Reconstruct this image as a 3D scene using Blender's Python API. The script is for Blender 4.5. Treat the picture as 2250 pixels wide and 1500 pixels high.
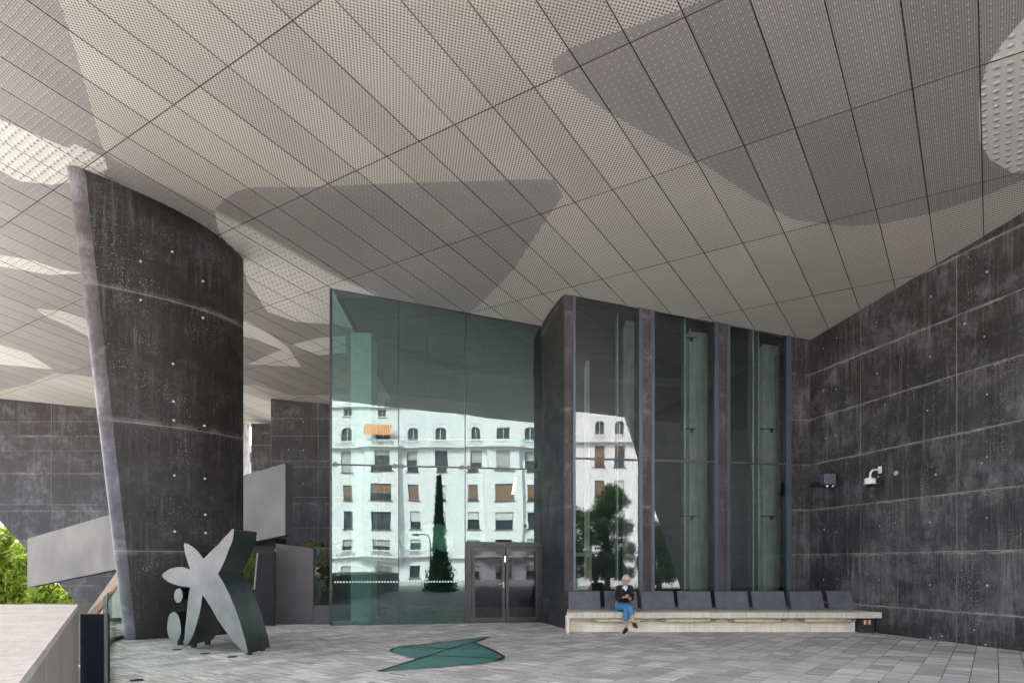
import bpy, bmesh, math, random
import numpy as np
from mathutils import Vector, Matrix
from mathutils.geometry import delaunay_2d_cdt
random.seed(7); rng = np.random.default_rng(7)
for o in list(bpy.data.objects): bpy.data.objects.remove(o)
S = bpy.context.scene; COL = S.collection
R = math.radians
# ------------------------------------------------------------------ camera, sky, sun, exposure
FPX, CXP, HYP, EYE = 1500., 1125., 1240., 1.52
cam = bpy.data.cameras.new('camera'); co = bpy.data.objects.new('camera', cam); COL.objects.link(co)
co.location = (0, 0, EYE); co.rotation_euler = (R(90), 0, 0)
cam.lens = 24.; cam.sensor_width = 36.; cam.sensor_fit = 'HORIZONTAL'
cam.shift_y = (HYP - 750) / 2250.; cam.clip_end = 3000; cam.clip_start = .05
S.camera = co
SUN_EL, SUN_AZ = 42., -44.          # azimuth clockwise from +Y
w = bpy.data.worlds.new('World'); S.world = w; w.use_nodes = True
wn = w.node_tree.nodes; wl = w.node_tree.links
sky = wn.new('ShaderNodeTexSky'); sky.sky_type = 'NISHITA'; sky.sun_disc = False
sky.sun_elevation = R(SUN_EL); sky.sun_rotation = R(SUN_AZ)
sky.air_density = 1.0; sky.dust_density = 5.0; sky.ozone_density = 1.0
bg = wn['Background']; bg.inputs[1].default_value = .15
hsv = wn.new('ShaderNodeHueSaturation'); hsv.inputs['Saturation'].default_value = .5; wl.new(sky.outputs[0], hsv.inputs['Color']); wl.new(hsv.outputs[0], bg.inputs[0])
sl = bpy.data.lights.new('sun', 'SUN'); sl.energy = 2.2; sl.angle = R(10); sl.color = (1, .94, .86)
so = bpy.data.objects.new('sun', sl); COL.objects.link(so); so.location = (-20, 20, 60)
az, el = R(SUN_AZ), R(SUN_EL)
sd = Vector((math.sin(az) * math.cos(el), math.cos(az) * math.cos(el), math.sin(el)))
so.rotation_euler = (sd).to_track_quat('Z', 'Y').to_euler()
S.view_settings.view_transform = 'Standard'; S.view_settings.look = 'None'
S.view_settings.exposure = 2.88; S.view_settings.gamma = 1.0; S.view_settings.use_curve_mapping = False
S.render.engine = 'CYCLES'
S.cycles.max_bounces = 9; S.cycles.diffuse_bounces = 6; S.cycles.glossy_bounces = 4; S.cycles.transparent_max_bounces = 16

# ------------------------------------------------------------------ node helper and materials
class NT:
    def __init__(s, name):
        s.m = bpy.data.materials.new(name); s.m.use_nodes = True
        s.n = s.m.node_tree.nodes; s.l = s.m.node_tree.links; s.b = s.n['Principled BSDF']; s.out = s.n['Material Output']
    def N(s, t, **k):
        x = s.n.new('ShaderNode' + t)
        for a, v in k.items(): setattr(x, a, v)
        return x
    def put(s, sock, v):
        if hasattr(v, 'is_output') or isinstance(v, bpy.types.NodeSocket): s.l.new(v, sock)
        elif isinstance(v, (tuple, list)) and len(v) == 3 and sock.type == 'RGBA': sock.default_value = (*v, 1)
        else: sock.default_value = v
    def math(s, op, a, b=0., c=None, clamp=False):
        x = s.N('Math', operation=op, use_clamp=clamp); s.put(x.inputs[0], a); s.put(x.inputs[1], b)
        if c is not None: s.put(x.inputs[2], c)
        return x.outputs[0]
    def coord(s, kind='Object'): return s.N('TexCoord').outputs[kind]
    def map(s, v, scale=(1, 1, 1), loc=(0, 0, 0), rot=(0, 0, 0)):
        x = s.N('Mapping'); s.put(x.inputs[0], v); x.inputs['Scale'].default_value = scale
        if isinstance(loc, tuple): x.inputs['Location'].default_value = loc
        else: s.l.new(loc, x.inputs['Location'])
        x.inputs['Rotation'].default_value = rot; return x.outputs[0]
    def noise(s, v, scale, detail=3., rough=.55, dist=0.):
        x = s.N('TexNoise'); s.put(x.inputs['Vector'], v); x.inputs['Scale'].default_value = scale
        x.inputs['Detail'].default_value = detail; x.inputs['Roughness'].default_value = rough; x.inputs['Distortion'].default_value = dist
        return x.outputs[0]
    def vor(s, v, scale, rand=1.):
        x = s.N('TexVoronoi'); s.put(x.inputs['Vector'], v); x.inputs['Scale'].default_value = scale
        x.inputs['Randomness'].default_value = rand; return x
    def rng(s, v, a, b, c=0., d=1., smooth=False):
        x = s.N('MapRange'); x.interpolation_type = 'SMOOTHSTEP' if smooth else 'LINEAR'
        s.put(x.inputs[0], v); x.inputs[1].default_value = a; x.inputs[2].default_value = b; x.inputs[3].default_value = c; x.inputs[4].default_value = d
        return x.outputs[0]
    def mix(s, f, a, b, blend='MIX'):
        x = s.N('Mix', data_type='RGBA', blend_type=blend); s.put(x.inputs[0], f); s.put(x.inputs[6], a); s.put(x.inputs[7], b); return x.outputs[2]
    def xyz(s, v):
        x = s.N('SeparateXYZ'); s.l.new(v, x.inputs[0]); return x.outputs
    def bump(s, h, dist=.01, strength=1., prev=None):
        x = s.N('Bump'); s.put(x.inputs['Height'], h); x.inputs['Distance'].default_value = dist; x.inputs['Strength'].default_value = strength
        if prev is not None: s.l.new(prev, x.inputs['Normal'])
        return x.outputs[0]
    def set(s, **k):
        for a, v in k.items(): s.put(s.b.inputs[a.replace('_', ' ')], v)
        return s.m

def plain(name, col, rough=.6, metal=0., var=.12, scale=6., spec=.5):
    t = NT(name); v = t.coord(); n = t.noise(v, scale, 4)
    c = t.mix(t.rng(n, .3, .7), tuple(x * (1 - var) for x in col), tuple(x * (1 + var) for x in col))
    rr = t.rng(n, .3, .7, max(rough - .08, .02), min(rough + .08, 1))
    return t.set(Base_Color=c, Roughness=rr, Metallic=metal, Specular_IOR_Level=spec)

def dark_concrete(name, z0=.61, pitch=1.14, tone=1., blue=.5, stain=1.0, speck=1.0, base=(.045, .041, .043)):
    t = NT(name); v = t.coord()
    ri = t.N('ObjectInfo').outputs['Random']
    big = t.noise(v, .55, 4, .6, .4); mid = t.noise(v, 2.2, 6, .65, .6)
    streak = t.noise(t.map(v, (9, 9, .45)), 1., 5, .65); streak2 = t.noise(t.map(v, (26, 26, .9)), 1., 4, .6)
    z = t.xyz(v)[2]
    warm = tuple(x * tone for x in (base[0] * .95, base[1] * .83, base[2] * .80)); cool = tuple(x * tone for x in (base[0] * 1.0, base[1] * 1.12, base[2] * 1.4))
    h = t.rng(t.math('ADD', z, t.math('MULTIPLY', t.math('SUBTRACT', big, .5), 5.)), 3.2, 6.2, 1., 0., True)
    c = t.mix(t.math('MULTIPLY', h, blue * 1.6, clamp=True), warm, cool)
    c = t.mix(t.rng(mid, .35, .72, 0, .75), c, tuple(x * tone for x in (.013, .012, .0125)))
    c = t.mix(t.rng(big, .5, .72, 0, .35 * stain), c, tuple(x * tone for x in (.105, .103, .115)))
    cl = t.noise(t.map(v, (1, 1, 1.5)), .7, 8, .72, .35); cl2 = t.noise(t.map(v, (1, 1, .5)), 4.5, 7, .75, .2)
    c = t.mix(t.math('MULTIPLY', t.math('MULTIPLY', t.rng(cl, .46, .62, 0, 1, True), t.rng(cl2, .40, .62)), .60 * stain, clamp=True), c, tuple(x * tone for x in (.20, .192, .21)))
    c = t.mix(t.math('MULTIPLY', t.rng(t.noise(v, 12, 6, .75), .55, .72), .30 * stain, clamp=True), c, (.15, .145, .145))
    # lime streaks running down
    sm = t.math('MULTIPLY', t.rng(streak, .52, .74, 0, 1), t.rng(t.noise(v, 1.1, 3), .42, .66))
    c = t.mix(t.math('MULTIPLY', sm, .62 * stain), c, (.17, .16, .16))
    c = t.mix(t.math('MULTIPLY', t.math('MULTIPLY', t.rng(streak2, .56, .78), t.rng(mid, .4, .6)), .5 * stain), c, (.20, .19, .19))
    # efflorescence along the horizontal pour joints
    fz = t.math('FRACT', t.math('DIVIDE', t.math('SUBTRACT', t.math('ADD', z, t.math('MULTIPLY', t.math('SUBTRACT', t.noise(v, 4, 4), .5), .10)), z0 - 50 * pitch), pitch))
    near = t.math('MAXIMUM', t.rng(fz, .965, .998, 0, 1), t.rng(fz, 0., .03, 1, 0))
    jm = t.math('MULTIPLY', near, t.rng(t.noise(v, 1.6, 5, .7), .40, .66))
    c = t.mix(t.math('MULTIPLY', jm, .55 * stain, clamp=True), c, (.30, .28, .27))
    below = t.math('MULTIPLY', t.rng(fz, .55, 1., 0, 1), t.rng(t.noise(t.map(v, (14, 14, 1.2)), 1, 5, .7), .52, .75))
    c = t.mix(t.math('MULTIPLY', below, .42 * stain), c, (.22, .21, .21))
    # white lime specks in drifts
    vo = t.vor(v, 25.); r_ = t.xyz(vo.outputs['Color'])
    sp = t.math('MULTIPLY', t.rng(vo.outputs['Distance'], .12, .22, 1, 0), t.math('GREATER_THAN', r_[0], .62))
    vo2 = t.vor(v, 55.); r2 = t.xyz(vo2.outputs['Color'])
    sp2 = t.math('MULTIPLY', t.rng(vo2.outputs['Distance'], .14, .26, 1, 0), t.math('GREATER_THAN', r2[0], .55))
    drift = t.rng(t.noise(v, 1.3, 4, .6), .46, .64)
    c = t.mix(t.math('MULTIPLY', t.math('MULTIPLY', t.math('MAXIMUM', sp, sp2), drift), .95 * speck, clamp=True), c, (.55, .52, .50))
    br = t.math('ADD', t.math('MULTIPLY', ri, .30), .85)
    hs = t.N('HueSaturation'); t.put(hs.inputs['Value'], br); t.put(hs.inputs['Color'], c); c = hs.outputs[0]
    b = t.bump(t.noise(v, .9, 2), .05, .35); b = t.bump(mid, .006, .6, b); b = t.bump(t.noise(v, 60, 2), .002, .5, b)
    return t.set(Base_Color=c, Roughness=t.rng(mid, .3, .7, .42, .62), Normal=b, Specular_IOR_Level=.35)

def light_concrete(name, c1, c2, rough=.85, streaks=.5, pits=.6):
    t = NT(name); v = t.coord()
    n = t.noise(v, 2.5, 6, .65, .3)
    c = t.mix(t.rng(n, .35, .7), c1, c2)
    st = t.noise(t.map(v, (16, 16, .8)), 1, 5, .7)
    c = t.mix(t.math('MULTIPLY', t.rng(st, .5, .72), streaks), c, tuple(x * .38 for x in c1))
    vo = t.vor(v, 34); r_ = t.xyz(vo.outputs['Color'])
    pt = t.math('MULTIPLY', t.rng(vo.outputs['Distance'], .12, .3, 1, 0), t.math('GREATER_THAN', r_[0], .6))
    c = t.mix(t.math('MULTIPLY', pt, pits), c, tuple(x * .25 for x in c1))
    c = t.mix(t.rng(t.noise(v, 22, 4, .7), .55, .75, 0, .35), c, tuple(min(x * 1.5, .8) for x in c2))
    b = t.bump(t.noise(v, 40, 4, .7), .004, .7); b = t.bump(t.noise(v, 7, 5, .65), .012, .6, b)
    return t.set(Base_Color=c, Roughness=rough, Normal=b)

def perforated(name, kind):
    """soffit sheet metal; UV is in metres on the soffit plane"""
    t = NT(name); uv = t.coord('UV'); x, y, _ = t.xyz(uv)
    def cell(p, stag, r, ox=0., oy=0.):
        xi = t.math('DIVIDE', t.math('ADD', x, 100. + ox), p); yi = t.math('DIVIDE', t.math('ADD', y, 100. + oy), p)
        if stag:
            a = t.math('ADD', xi, yi); b_ = t.math('SUBTRACT', xi, yi)
            xi, yi = a, b_
        fx = t.math('SUBTRACT', t.math('FRACT', xi), .5); fy = t.math('SUBTRACT', t.math('FRACT', yi), .5)
        d = t.math('SQRT', t.math('ADD', t.math('MULTIPLY', fx, fx), t.math('MULTIPLY', fy, fy)))
        return t.rng(d, r * .88, r * 1.1, 1, 0), d
    wv = t.noise(t.coord('Object'), .35, 3); ri = t.N('ObjectInfo').outputs['Random']
    if kind == 'fine dots':
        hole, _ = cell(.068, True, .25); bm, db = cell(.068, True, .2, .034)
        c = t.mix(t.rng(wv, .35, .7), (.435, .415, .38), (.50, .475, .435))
        c = t.mix(t.math('MULTIPLY', t.rng(t.noise(t.coord('Object'), .5, 3), .56, .72), .30), c, (.56, .46, .36))
        bb = t.bump(t.rng(db, .04, .18, 1, 0), .006, .9)
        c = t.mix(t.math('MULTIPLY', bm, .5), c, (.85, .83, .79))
        c = t.mix(hole, c, (.010, .008, .007)); rough = .5
    elif kind == 'mesh':
        hole, _ = cell(.0285, False, .30)
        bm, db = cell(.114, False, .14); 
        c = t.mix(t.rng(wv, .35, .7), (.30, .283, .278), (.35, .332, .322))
        bb = t.bump(t.rng(db, .03, .26, 1, 0, True), .007, 1.)
        c = t.mix(t.math('MULTIPLY', hole, .93), c, (.022, .020, .020)); rough = .42
        c = t.mix(t.math('MULTIPLY', t.rng(db, .03, .19, 1, 0), .62), c, (.58, .56, .54))  # bump tips lightened: their highlight is painted into the colour
    else:
        bm, db = cell(.15, False, .3)
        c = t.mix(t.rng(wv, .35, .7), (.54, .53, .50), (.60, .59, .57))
        bb = t.bump(t.rng(db, .02, .34, 1, 0, True), .020, 1.); rough = .34
    hs = t.N('HueSaturation'); t.put(hs.inputs['Value'], t.math('ADD', t.math('MULTIPLY', ri, .15), .92)); t.put(hs.inputs['Color'], c)
    return t.set(Base_Color=hs.outputs[0], Roughness=rough, Normal=bb, Metallic=.0)

def glass(name, tint, refl_col, base=.16, f0=.9, wave=.0022, wscale=.8):
    t = NT(name); t.n.remove(t.b)
    v = t.coord(); ri = t.N('ObjectInfo').outputs['Random']
    off = t.N('CombineXYZ'); t.put(off.inputs[0], t.math('MULTIPLY', ri, 57.)); t.put(off.inputs[2], t.math('MULTIPLY', ri, 31.))
    vv = t.map(v, (1, 1, .45), off.outputs[0])
    nb = t.bump(t.noise(vv, wscale, 1., .4), wave, 1.)
    fr = t.N('Fresnel'); fr.inputs['IOR'].default_value = 1.52
    fac = t.math('ADD', t.math('MULTIPLY', fr.outputs[0], f0), base, clamp=True)
    g = t.N('BsdfGlossy'); g.inputs['Roughness'].default_value = 0.; g.inputs['Color'].default_value = (*refl_col, 1); t.l.new(nb, g.inputs['Normal'])
    tr = t.N('BsdfTransparent'); tr.inputs['Color'].default_value = (*tint, 1)
    mx = t.N('MixShader'); t.l.new(fac, mx.inputs[0]); t.l.new(tr.outputs[0], mx.inputs[1]); t.l.new(g.outputs[0], mx.inputs[2])
    t.l.new(mx.outputs[0], t.out.inputs[0]); return t.m

def paver_mat(name, use_attr):
    t = NT(name)
    ga, gb = (.577, .817), (-.817, .577)
    if use_attr:
        v = t.N('NewGeometry').outputs['Position']; a = t.N('Attribute'); a.attribute_name = 'tone'; ri = a.outputs['Fac']
    else:
        v = t.N('NewGeometry').outputs['Position']; ri = t.N('ObjectInfo').outputs['Random']
    off = t.N('CombineXYZ'); t.put(off.inputs[0], t.math('MULTIPLY', ri, 91.)); t.put(off.inputs[1], t.math('MULTIPLY', ri, 53.))
    va = t.N('VectorMath', operation='ADD'); t.l.new(v, va.inputs[0]); t.l.new(off.outputs[0], va.inputs[1])
    rot = t.N('VectorRotate'); rot.rotation_type = 'Z_AXIS'; t.l.new(va.outputs[0], rot.inputs['Vector']); rot.inputs['Angle'].default_value = -math.atan2(.577, -.817)
    st = t.noise(t.map(rot.outputs[0], (1.1, 17., 1.)), 1., 3, .55)     # long in x (cross direction)
    fine = t.noise(v, 90, 2)
    c = t.mix(t.rng(st, .34, .66), (.27, .262, .265), (.78, .755, .73))
    tone = t.rng(t.math('FRACT', t.math('MULTIPLY', ri, 13.37)), 0, 1, .72, 1.22)
    lt = t.math('MULTIPLY', t.math('GREATER_THAN', t.math('FRACT', t.math('MULTIPLY', ri, 7.91)), .93), .45)
    c = t.mix(lt, c, (.72, .71, .69))
    hs = t.N('HueSaturation'); t.put(hs.inputs['Value'], tone); t.put(hs.inputs['Color'], c); c = hs.outputs[0]
    dirt = t.noise(t.N('NewGeometry').outputs['Position'], .6, 5, .6)
    c = t.mix(t.rng(dirt, .5, .75, 0, .3), c, (.24, .24, .245))
    b = t.bump(fine, .0015, .6); b = t.bump(st, .002, .6, b)
    return t.set(Base_Color=c, Roughness=t.rng(st, .3, .7, .5, .72), Normal=b)

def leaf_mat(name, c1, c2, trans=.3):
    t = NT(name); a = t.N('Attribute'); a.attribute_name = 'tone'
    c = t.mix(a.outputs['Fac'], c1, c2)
    t.set(Base_Color=c, Roughness=.55, Specular_IOR_Level=.3)
    tl = t.N('BsdfTranslucent'); t.l.new(c, tl.inputs[0])
    mx = t.N('MixShader'); mx.inputs[0].default_value = trans; t.l.new(t.b.outputs[0], mx.inputs[1]); t.l.new(tl.outputs[0], mx.inputs[2]); t.l.new(mx.outputs[0], t.out.inputs[0])
    return t.m

M = dict(
    wall=dark_concrete('dark_wall_concrete', tone=.58, stain=1.6, blue=.55),
    col=dark_concrete('dark_column_concrete', z0=1.78, pitch=2.62, tone=.40, blue=.25, stain=.8, speck=.85, base=(.046, .040, .038)),
    colnose=dark_concrete('column_edge_highlight', z0=1.78, pitch=2.62, tone=2.1, blue=.6, stain=.6, speck=.25),  # paler concrete on the nose: the sky highlight is put into its colour
    fin=dark_concrete('dark_fin_concrete', z0=.61, pitch=2.3, tone=.7, blue=.9, stain=.35, speck=.25),
    farwall=dark_concrete('far_wall_concrete', z0=.61, pitch=1.62, tone=.75, stain=1.0, speck=.25, blue=.8),
    joint=plain('lime_joint', (.27, .25, .24), .9, var=.45, scale=2.5),
    tie=plain('pale_tie_plug', (.42, .40, .38), .9, var=.3),
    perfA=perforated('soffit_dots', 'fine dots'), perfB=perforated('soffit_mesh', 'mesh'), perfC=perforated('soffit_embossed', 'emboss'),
    seam=plain('brown_soffit_seam', (.045, .028, .018), .8), roof=plain('roof_fascia', (.30, .29, .28), .8),
    greenglass=glass('green_glass', (.22, .44, .385), (.80, .98, .98), .072, .9, .0048, .75),
    greyglass=glass('grey_glass', (.48, .54, .53), (.90, .95, .99), .06, .85, .0016, .6),
    doorglass=glass('door_glass', (.25, .25, .28), (.80, .82, .92), .0, .8, .001, .6),
    railglass=glass('balustrade_glass', (.72, .86, .80), (.9, 1, .95), .02, .9, .0004, .5),
    finglass=plain('glass_fin_edge', (.70, .85, .80), .15), 
    steel=plain('blue_grey_steel', (.075, .09, .115), .38, .3, scale=3.), dsteel=plain('near_black_steel', (.018, .019, .023), .35, .2),
    seal=plain('black_seal', (.012, .012, .013), .5),
    cushion=plain('charcoal_backrest', (.088, .090, .108), .55, .15, .22, 5.),
    bench=light_concrete('bench_concrete', (.64, .58, .49), (.78, .72, .62), streaks=.35, pits=.75),
    benchtop=light_concrete('bench_slab_concrete', (.48, .43, .36), (.62, .57, .49), streaks=.55, pits=.85),
    parapet=light_concrete('parapet_concrete', (.33, .30, .265), (.42, .39, .35), streaks=.8, pits=.2),
    coping=light_concrete('pinkish_coping', (.56, .49, .45), (.70, .625, .585), streaks=.45, pits=.4),
    strut=light_concrete('tan_strut', (.40, .31, .24), (.48, .38, .30), streaks=.3, pits=.2),
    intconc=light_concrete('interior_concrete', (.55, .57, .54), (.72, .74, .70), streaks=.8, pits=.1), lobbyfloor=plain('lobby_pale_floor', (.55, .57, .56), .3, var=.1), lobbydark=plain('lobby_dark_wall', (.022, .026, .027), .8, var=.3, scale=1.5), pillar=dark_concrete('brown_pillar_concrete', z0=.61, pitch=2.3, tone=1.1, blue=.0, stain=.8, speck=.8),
    ramp=plain('stair_cladding', (.055, .054, .059), .55, .25, .07, 1.1),
    ssteel=plain('satin_dark_cladding', (.075, .070, .075), .5, .3, .18, 2.), navy=plain('navy_plate', (.018, .024, .040), .45, .3, .2),
    paver=paver_mat('paver_single', False), pavers=paver_mat('paver_field', True),
    bed=plain('joint_sand', (.06, .058, .055), .95), street=plain('street_paving', (.36, .35, .33), .9, scale=2.), plazag=plain('outer_paving', (.52, .51, .49), .8, var=.25, scale=1.5),
    inlay=plain('green_glass_inlay', (.055, .20, .175), .5, 0, .3, 4.), inlayf=plain('inlay_edge', (.006, .014, .016), .6),
    starface=plain('sculpture_face', (.160, .160, .166), .42, .35, .3, 2.2), starside=plain('sculpture_side', (.010, .014, .015), .36, .0, .4, 3.),
    staredge=plain('sculpture_worn_edge', (.42, .43, .40), .4, .3),
    white=plain('white_paint', (.70, .69, .68), .45, var=.04), silver=plain('silver_metal', (.32, .32, .30), .4, .6), black=plain('black_plastic', (.012, .012, .013), .4), lens=plain('lens', (.9, .9, .88), .1),
    tubeglass=plain('diffuser_tube', (.72, .70, .48), .3, var=.08), red=plain('red_label', (.5, .03, .02), .5), label=plain('cream_label', (.60, .55, .42), .6),
    render=light_concrete('white_render', (.66, .67, .68), (.76, .77, .78), streaks=.08, pits=0.), shutter=plain('grey_shutter', (.38, .38, .37), .6), brown=plain('brown_shutter', (.20, .12, .085), .6),
    pane=plain('dark_window_glass', (.05, .06, .07), .1, 0), blind=plain('white_blind', (.55, .55, .55), .6), iron=plain('dark_iron', (.03, .03, .03), .5),
    skin=plain('skin', (.50, .27, .19), .5, var=.06), hair=plain('grey_hair', (.40, .39, .385), .7, var=.5, scale=90), knit=plain('black_knit', (.008, .008, .011), .9), denim=plain('blue_denim', (.055, .175, .34), .85, var=.35, scale=14), scarf=plain('pale_blue_scarf', (.50, .62, .76), .85, var=.15, scale=40), shoe=plain('dark_shoe', (.012, .012, .016), .6), sole=plain('white_sole', (.7, .7, .68), .6),
    bark=plain('bark', (.10, .075, .055), .9, var=.4), leafy=leaf_mat('bright_leaf', (.09, .17, .020), (.30, .38, .050), .4), olive=leaf_mat('olive_leaf', (.05, .07, .02), (.16, .16, .05)), pineleaf=leaf_mat('pine_leaf', (.025, .06, .02), (.09, .15, .045), .15), cypleaf=leaf_mat('cypress_leaf', (.07, .13, .06), (.17, .25, .12), .3),
)
t = NT('striped_awning'); x_ = t.xyz(t.coord())[0]
M['awning'] = t.set(Base_Color=t.mix(t.math('GREATER_THAN', t.math('FRACT', t.math('MULTIPLY', t.math('ADD', x_, 50.), 3.6)), .5), (.55, .42, .27), (.62, .13, .015)), Roughness=.8)
t = NT('warm_tube'); t.set(Base_Color=(.9, .6, .3), Emission_Color=(1., .55, .2), Emission_Strength=3.); M['warm'] = t.m
t = NT('lamp_globe'); t.set(Base_Color=(.75, .72, .55), Roughness=.15); M['globe'] = t.m

# ------------------------------------------------------------------ mesh helpers
def px(X, Yp, D): return Vector(((X - CXP) / FPX * D, D, EYE + (HYP - Yp) / FPX * D))
def ceilz(x, y): return 9.87 - .0986 * x - .113 * y
class MB:
    def __init__(s): s.v = []; s.f = []; s.mi = []
    def poly(s, pts, mi=0): i = len(s.v); s.v += [tuple(p) for p in pts]; s.f.append(tuple(range(i, i + len(pts)))); s.mi.append(mi); return s
    def box(s, x0, x1, y0, y1, z0, z1, mi=0, fn=None):
        c = [(x0, y0, z0), (x1, y0, z0), (x1, y1, z0), (x0, y1, z0), (x0, y0, z1), (x1, y0, z1), (x1, y1, z1), (x0, y1, z1)]
        if fn: c = [tuple(fn(*p)) for p in c]
        i = len(s.v); s.v += c
        for q in ((0, 3, 2, 1), (4, 5, 6, 7), (0, 1, 5, 4), (1, 2, 6, 5), (2, 3, 7, 6), (3, 0, 4, 7)): s.f.append(tuple(i + k for k in q)); s.mi.append(mi)
        return s
    def prism(s, a, b, mi=0, mi_side=None):
        """loft between two point loops, capped"""
        n = len(a); i = len(s.v); s.v += [tuple(p) for p in a] + [tuple(p) for p in b]
        s.f.append(tuple(range(i, i + n))); s.mi.append(mi); s.f.append(tuple(range(i + 2 * n - 1, i + n - 1, -1))); s.mi.append(mi)
        for k in range(n):
            s.f.append((i + k, i + n + k, i + n + (k + 1) % n, i + (k + 1) % n)); s.mi.append(mi if mi_side is None else mi_side)
        return s
    def ext(s, pts, d, **k): d = Vector(d); return s.prism([Vector(p) for p in pts], [Vector(p) + d for p in pts], **k)
    def tube(s, pts, r, n=8, mi=0, cap=True):
        pts = [Vector(p) for p in pts]; rs = r if isinstance(r, (list, tuple)) else [r] * len(pts); i0 = len(s.v)
        up = None
        for k, p in enumerate(pts):
            d = (pts[min(k + 1, len(pts) - 1)] - pts[max(k - 1, 0)]).normalized()
            a = d.orthogonal().normalized() if up is None else (up - d * up.dot(d)).normalized(); up = a; b = d.cross(a)
            for j in range(n): q = 2 * math.pi * j / n; s.v.append(tuple(p + (a * math.cos(q) + b * math.sin(q)) * rs[k]))
        for k in range(len(pts) - 1):
            for j in range(n): s.f.append((i0 + k * n + j, i0 + k * n + (j + 1) % n, i0 + (k + 1) * n + (j + 1) % n, i0 + (k + 1) * n + j)); s.mi.append(mi)
        if cap:
            s.f.append(tuple(i0 + j for j in range(n))[::-1]); s.mi.append(mi); s.f.append(tuple(i0 + (len(pts) - 1) * n + j for j in range(n))); s.mi.append(mi)
        return s
    def ball(s, c, r, n=12, m=8, mi=0, z0=-1., z1=1.):
        c = Vector(c); r = Vector(r) if not isinstance(r, (int, float)) else Vector((r, r, r)); i0 = len(s.v)
        for k in range(m + 1):
            zz = z0 + (z1 - z0) * k / m; ang = math.asin(max(-1, min(1, zz))) if False else None
            th_ = math.acos(z0) + (math.acos(z1) - math.acos(z0)) * k / m
            for j in range(n): q = 2 * math.pi * j / n; s.v.append((c.x + r.x * math.sin(th_) * math.cos(q), c.y + r.y * math.sin(th_) * math.sin(q), c.z + r.z * math.cos(th_)))
        for k in range(m):
            for j in range(n): s.f.append((i0 + k * n + j, i0 + k * n + (j + 1) % n, i0 + (k + 1) * n + (j + 1) % n, i0 + (k + 1) * n + j)); s.mi.append(mi)
        return s
    def build(s, name, mats, parent=None, smooth=False, bev=0., recalc=True):
        me = bpy.data.meshes.new(name); L = Vector((0, 0, 0)) if parent is None else wloc(parent)
        me.from_pydata([tuple(Vector(p) - L) for p in s.v], [], s.f)
        if not isinstance(mats, (list, tuple)): mats = [mats]
        for m in mats: me.materials.append(m)
        me.polygons.foreach_set('material_index', s.mi)
        if recalc or bev:
            b = bmesh.new(); b.from_mesh(me); bmesh.ops.remove_doubles(b, verts=b.verts, dist=1e-5); bmesh.ops.recalc_face_normals(b, faces=b.faces)
            if bev:
                ed = [e for e in b.edges if len(e.link_faces) == 2 and e.calc_face_angle(0) > .6]
                bmesh.ops.bevel(b, geom=ed, offset=bev, segments=2, affect='EDGES', profile=.6)
            b.to_mesh(me); b.free()
        if smooth: me.polygons.foreach_set('use_smooth', [True] * len(me.polygons))
        o = bpy.data.objects.new(name, me); COL.objects.link(o)
        if parent is not None: o.parent = parent
        return o
LOC = {}
def wloc(o):
    L = Vector((0, 0, 0))
    while o is not None: L += o.location; o = o.parent
    return L
def tag(o, label=None, cat=None, group=None, kind=None):
    if label: o['label'] = label
    if cat: o['category'] = cat
    if group: o['group'] = group
    if kind: o['kind'] = kind
    return o
def thing(name, label, cat, loc, group=None):
    o = bpy.data.objects.new(name, None); COL.objects.link(o); o.location = loc; o.empty_display_size = .2
    return tag(o, label, cat, group)
def single(mb, name, mats, label, cat, loc, group=None, **k):
    """a thing that is one mesh, with its origin at its base"""
    L = Vector(loc); mb.v = [tuple(Vector(p) - L) for p in mb.v]
    o = mb.build(name, mats, None, **k); o.location = L; return tag(o, label, cat, group)
def clip(poly, a, b, keep_left=True):
    out = []; a = Vector(a); b = Vector(b); d = b - a
    def sd_(p): return (d.x * (p[1] - a.y) - d.y * (p[0] - a.x)) * (1 if keep_left else -1)
    for i in range(len(poly)):
        p, q = poly[i], poly[(i + 1) % len(poly)]; sp, sq = sd_(p), sd_(q)
        if sp >= 0: out.append(p)
        if (sp >= 0) != (sq >= 0):
            t_ = sp / (sp - sq); out.append((p[0] + (q[0] - p[0]) * t_, p[1] + (q[1] - p[1]) * t_))
    return out
def parea(p): return abs(sum(p[i][0] * p[(i + 1) % len(p)][1] - p[(i + 1) % len(p)][0] * p[i][1] for i in range(len(p)))) / 2 if len(p) > 2 else 0
def holed(mb, xs, zs, holes, fn, depth, mi=0):
    """wall sheet with rectangular holes; fn(x,z,d)->world, reveals of given depth"""
    bx = sorted(set(xs + [h[0] for h in holes] + [h[1] for h in holes])); bz = sorted(set(zs + [h[2] for h in holes] + [h[3] for h in holes]))
    bx = [b for b in bx if xs[0] <= b <= xs[-1]]; bz = [b for b in bz if zs[0] <= b <= zs[-1]]
    for i in range(len(bx) - 1):
        for j in range(len(bz) - 1):
            cx, cz = (bx[i] + bx[i + 1]) / 2, (bz[j] + bz[j + 1]) / 2
            if any(h[0] < cx < h[1] and h[2] < cz < h[3] for h in holes): continue
            mb.poly([fn(bx[i], bz[j], 0), fn(bx[i + 1], bz[j], 0), fn(bx[i + 1], bz[j + 1], 0), fn(bx[i], bz[j + 1], 0)], mi)
    for a, b, c, d in holes:
        for (p, q) in (((a, c), (b, c)), ((b, c), (b, d)), ((b, d), (a, d)), ((a, d), (a, c))):
            mb.poly([fn(p[0], p[1], 0), fn(q[0], q[1], 0), fn(q[0], q[1], depth), fn(p[0], p[1], depth)], mi)

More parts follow.
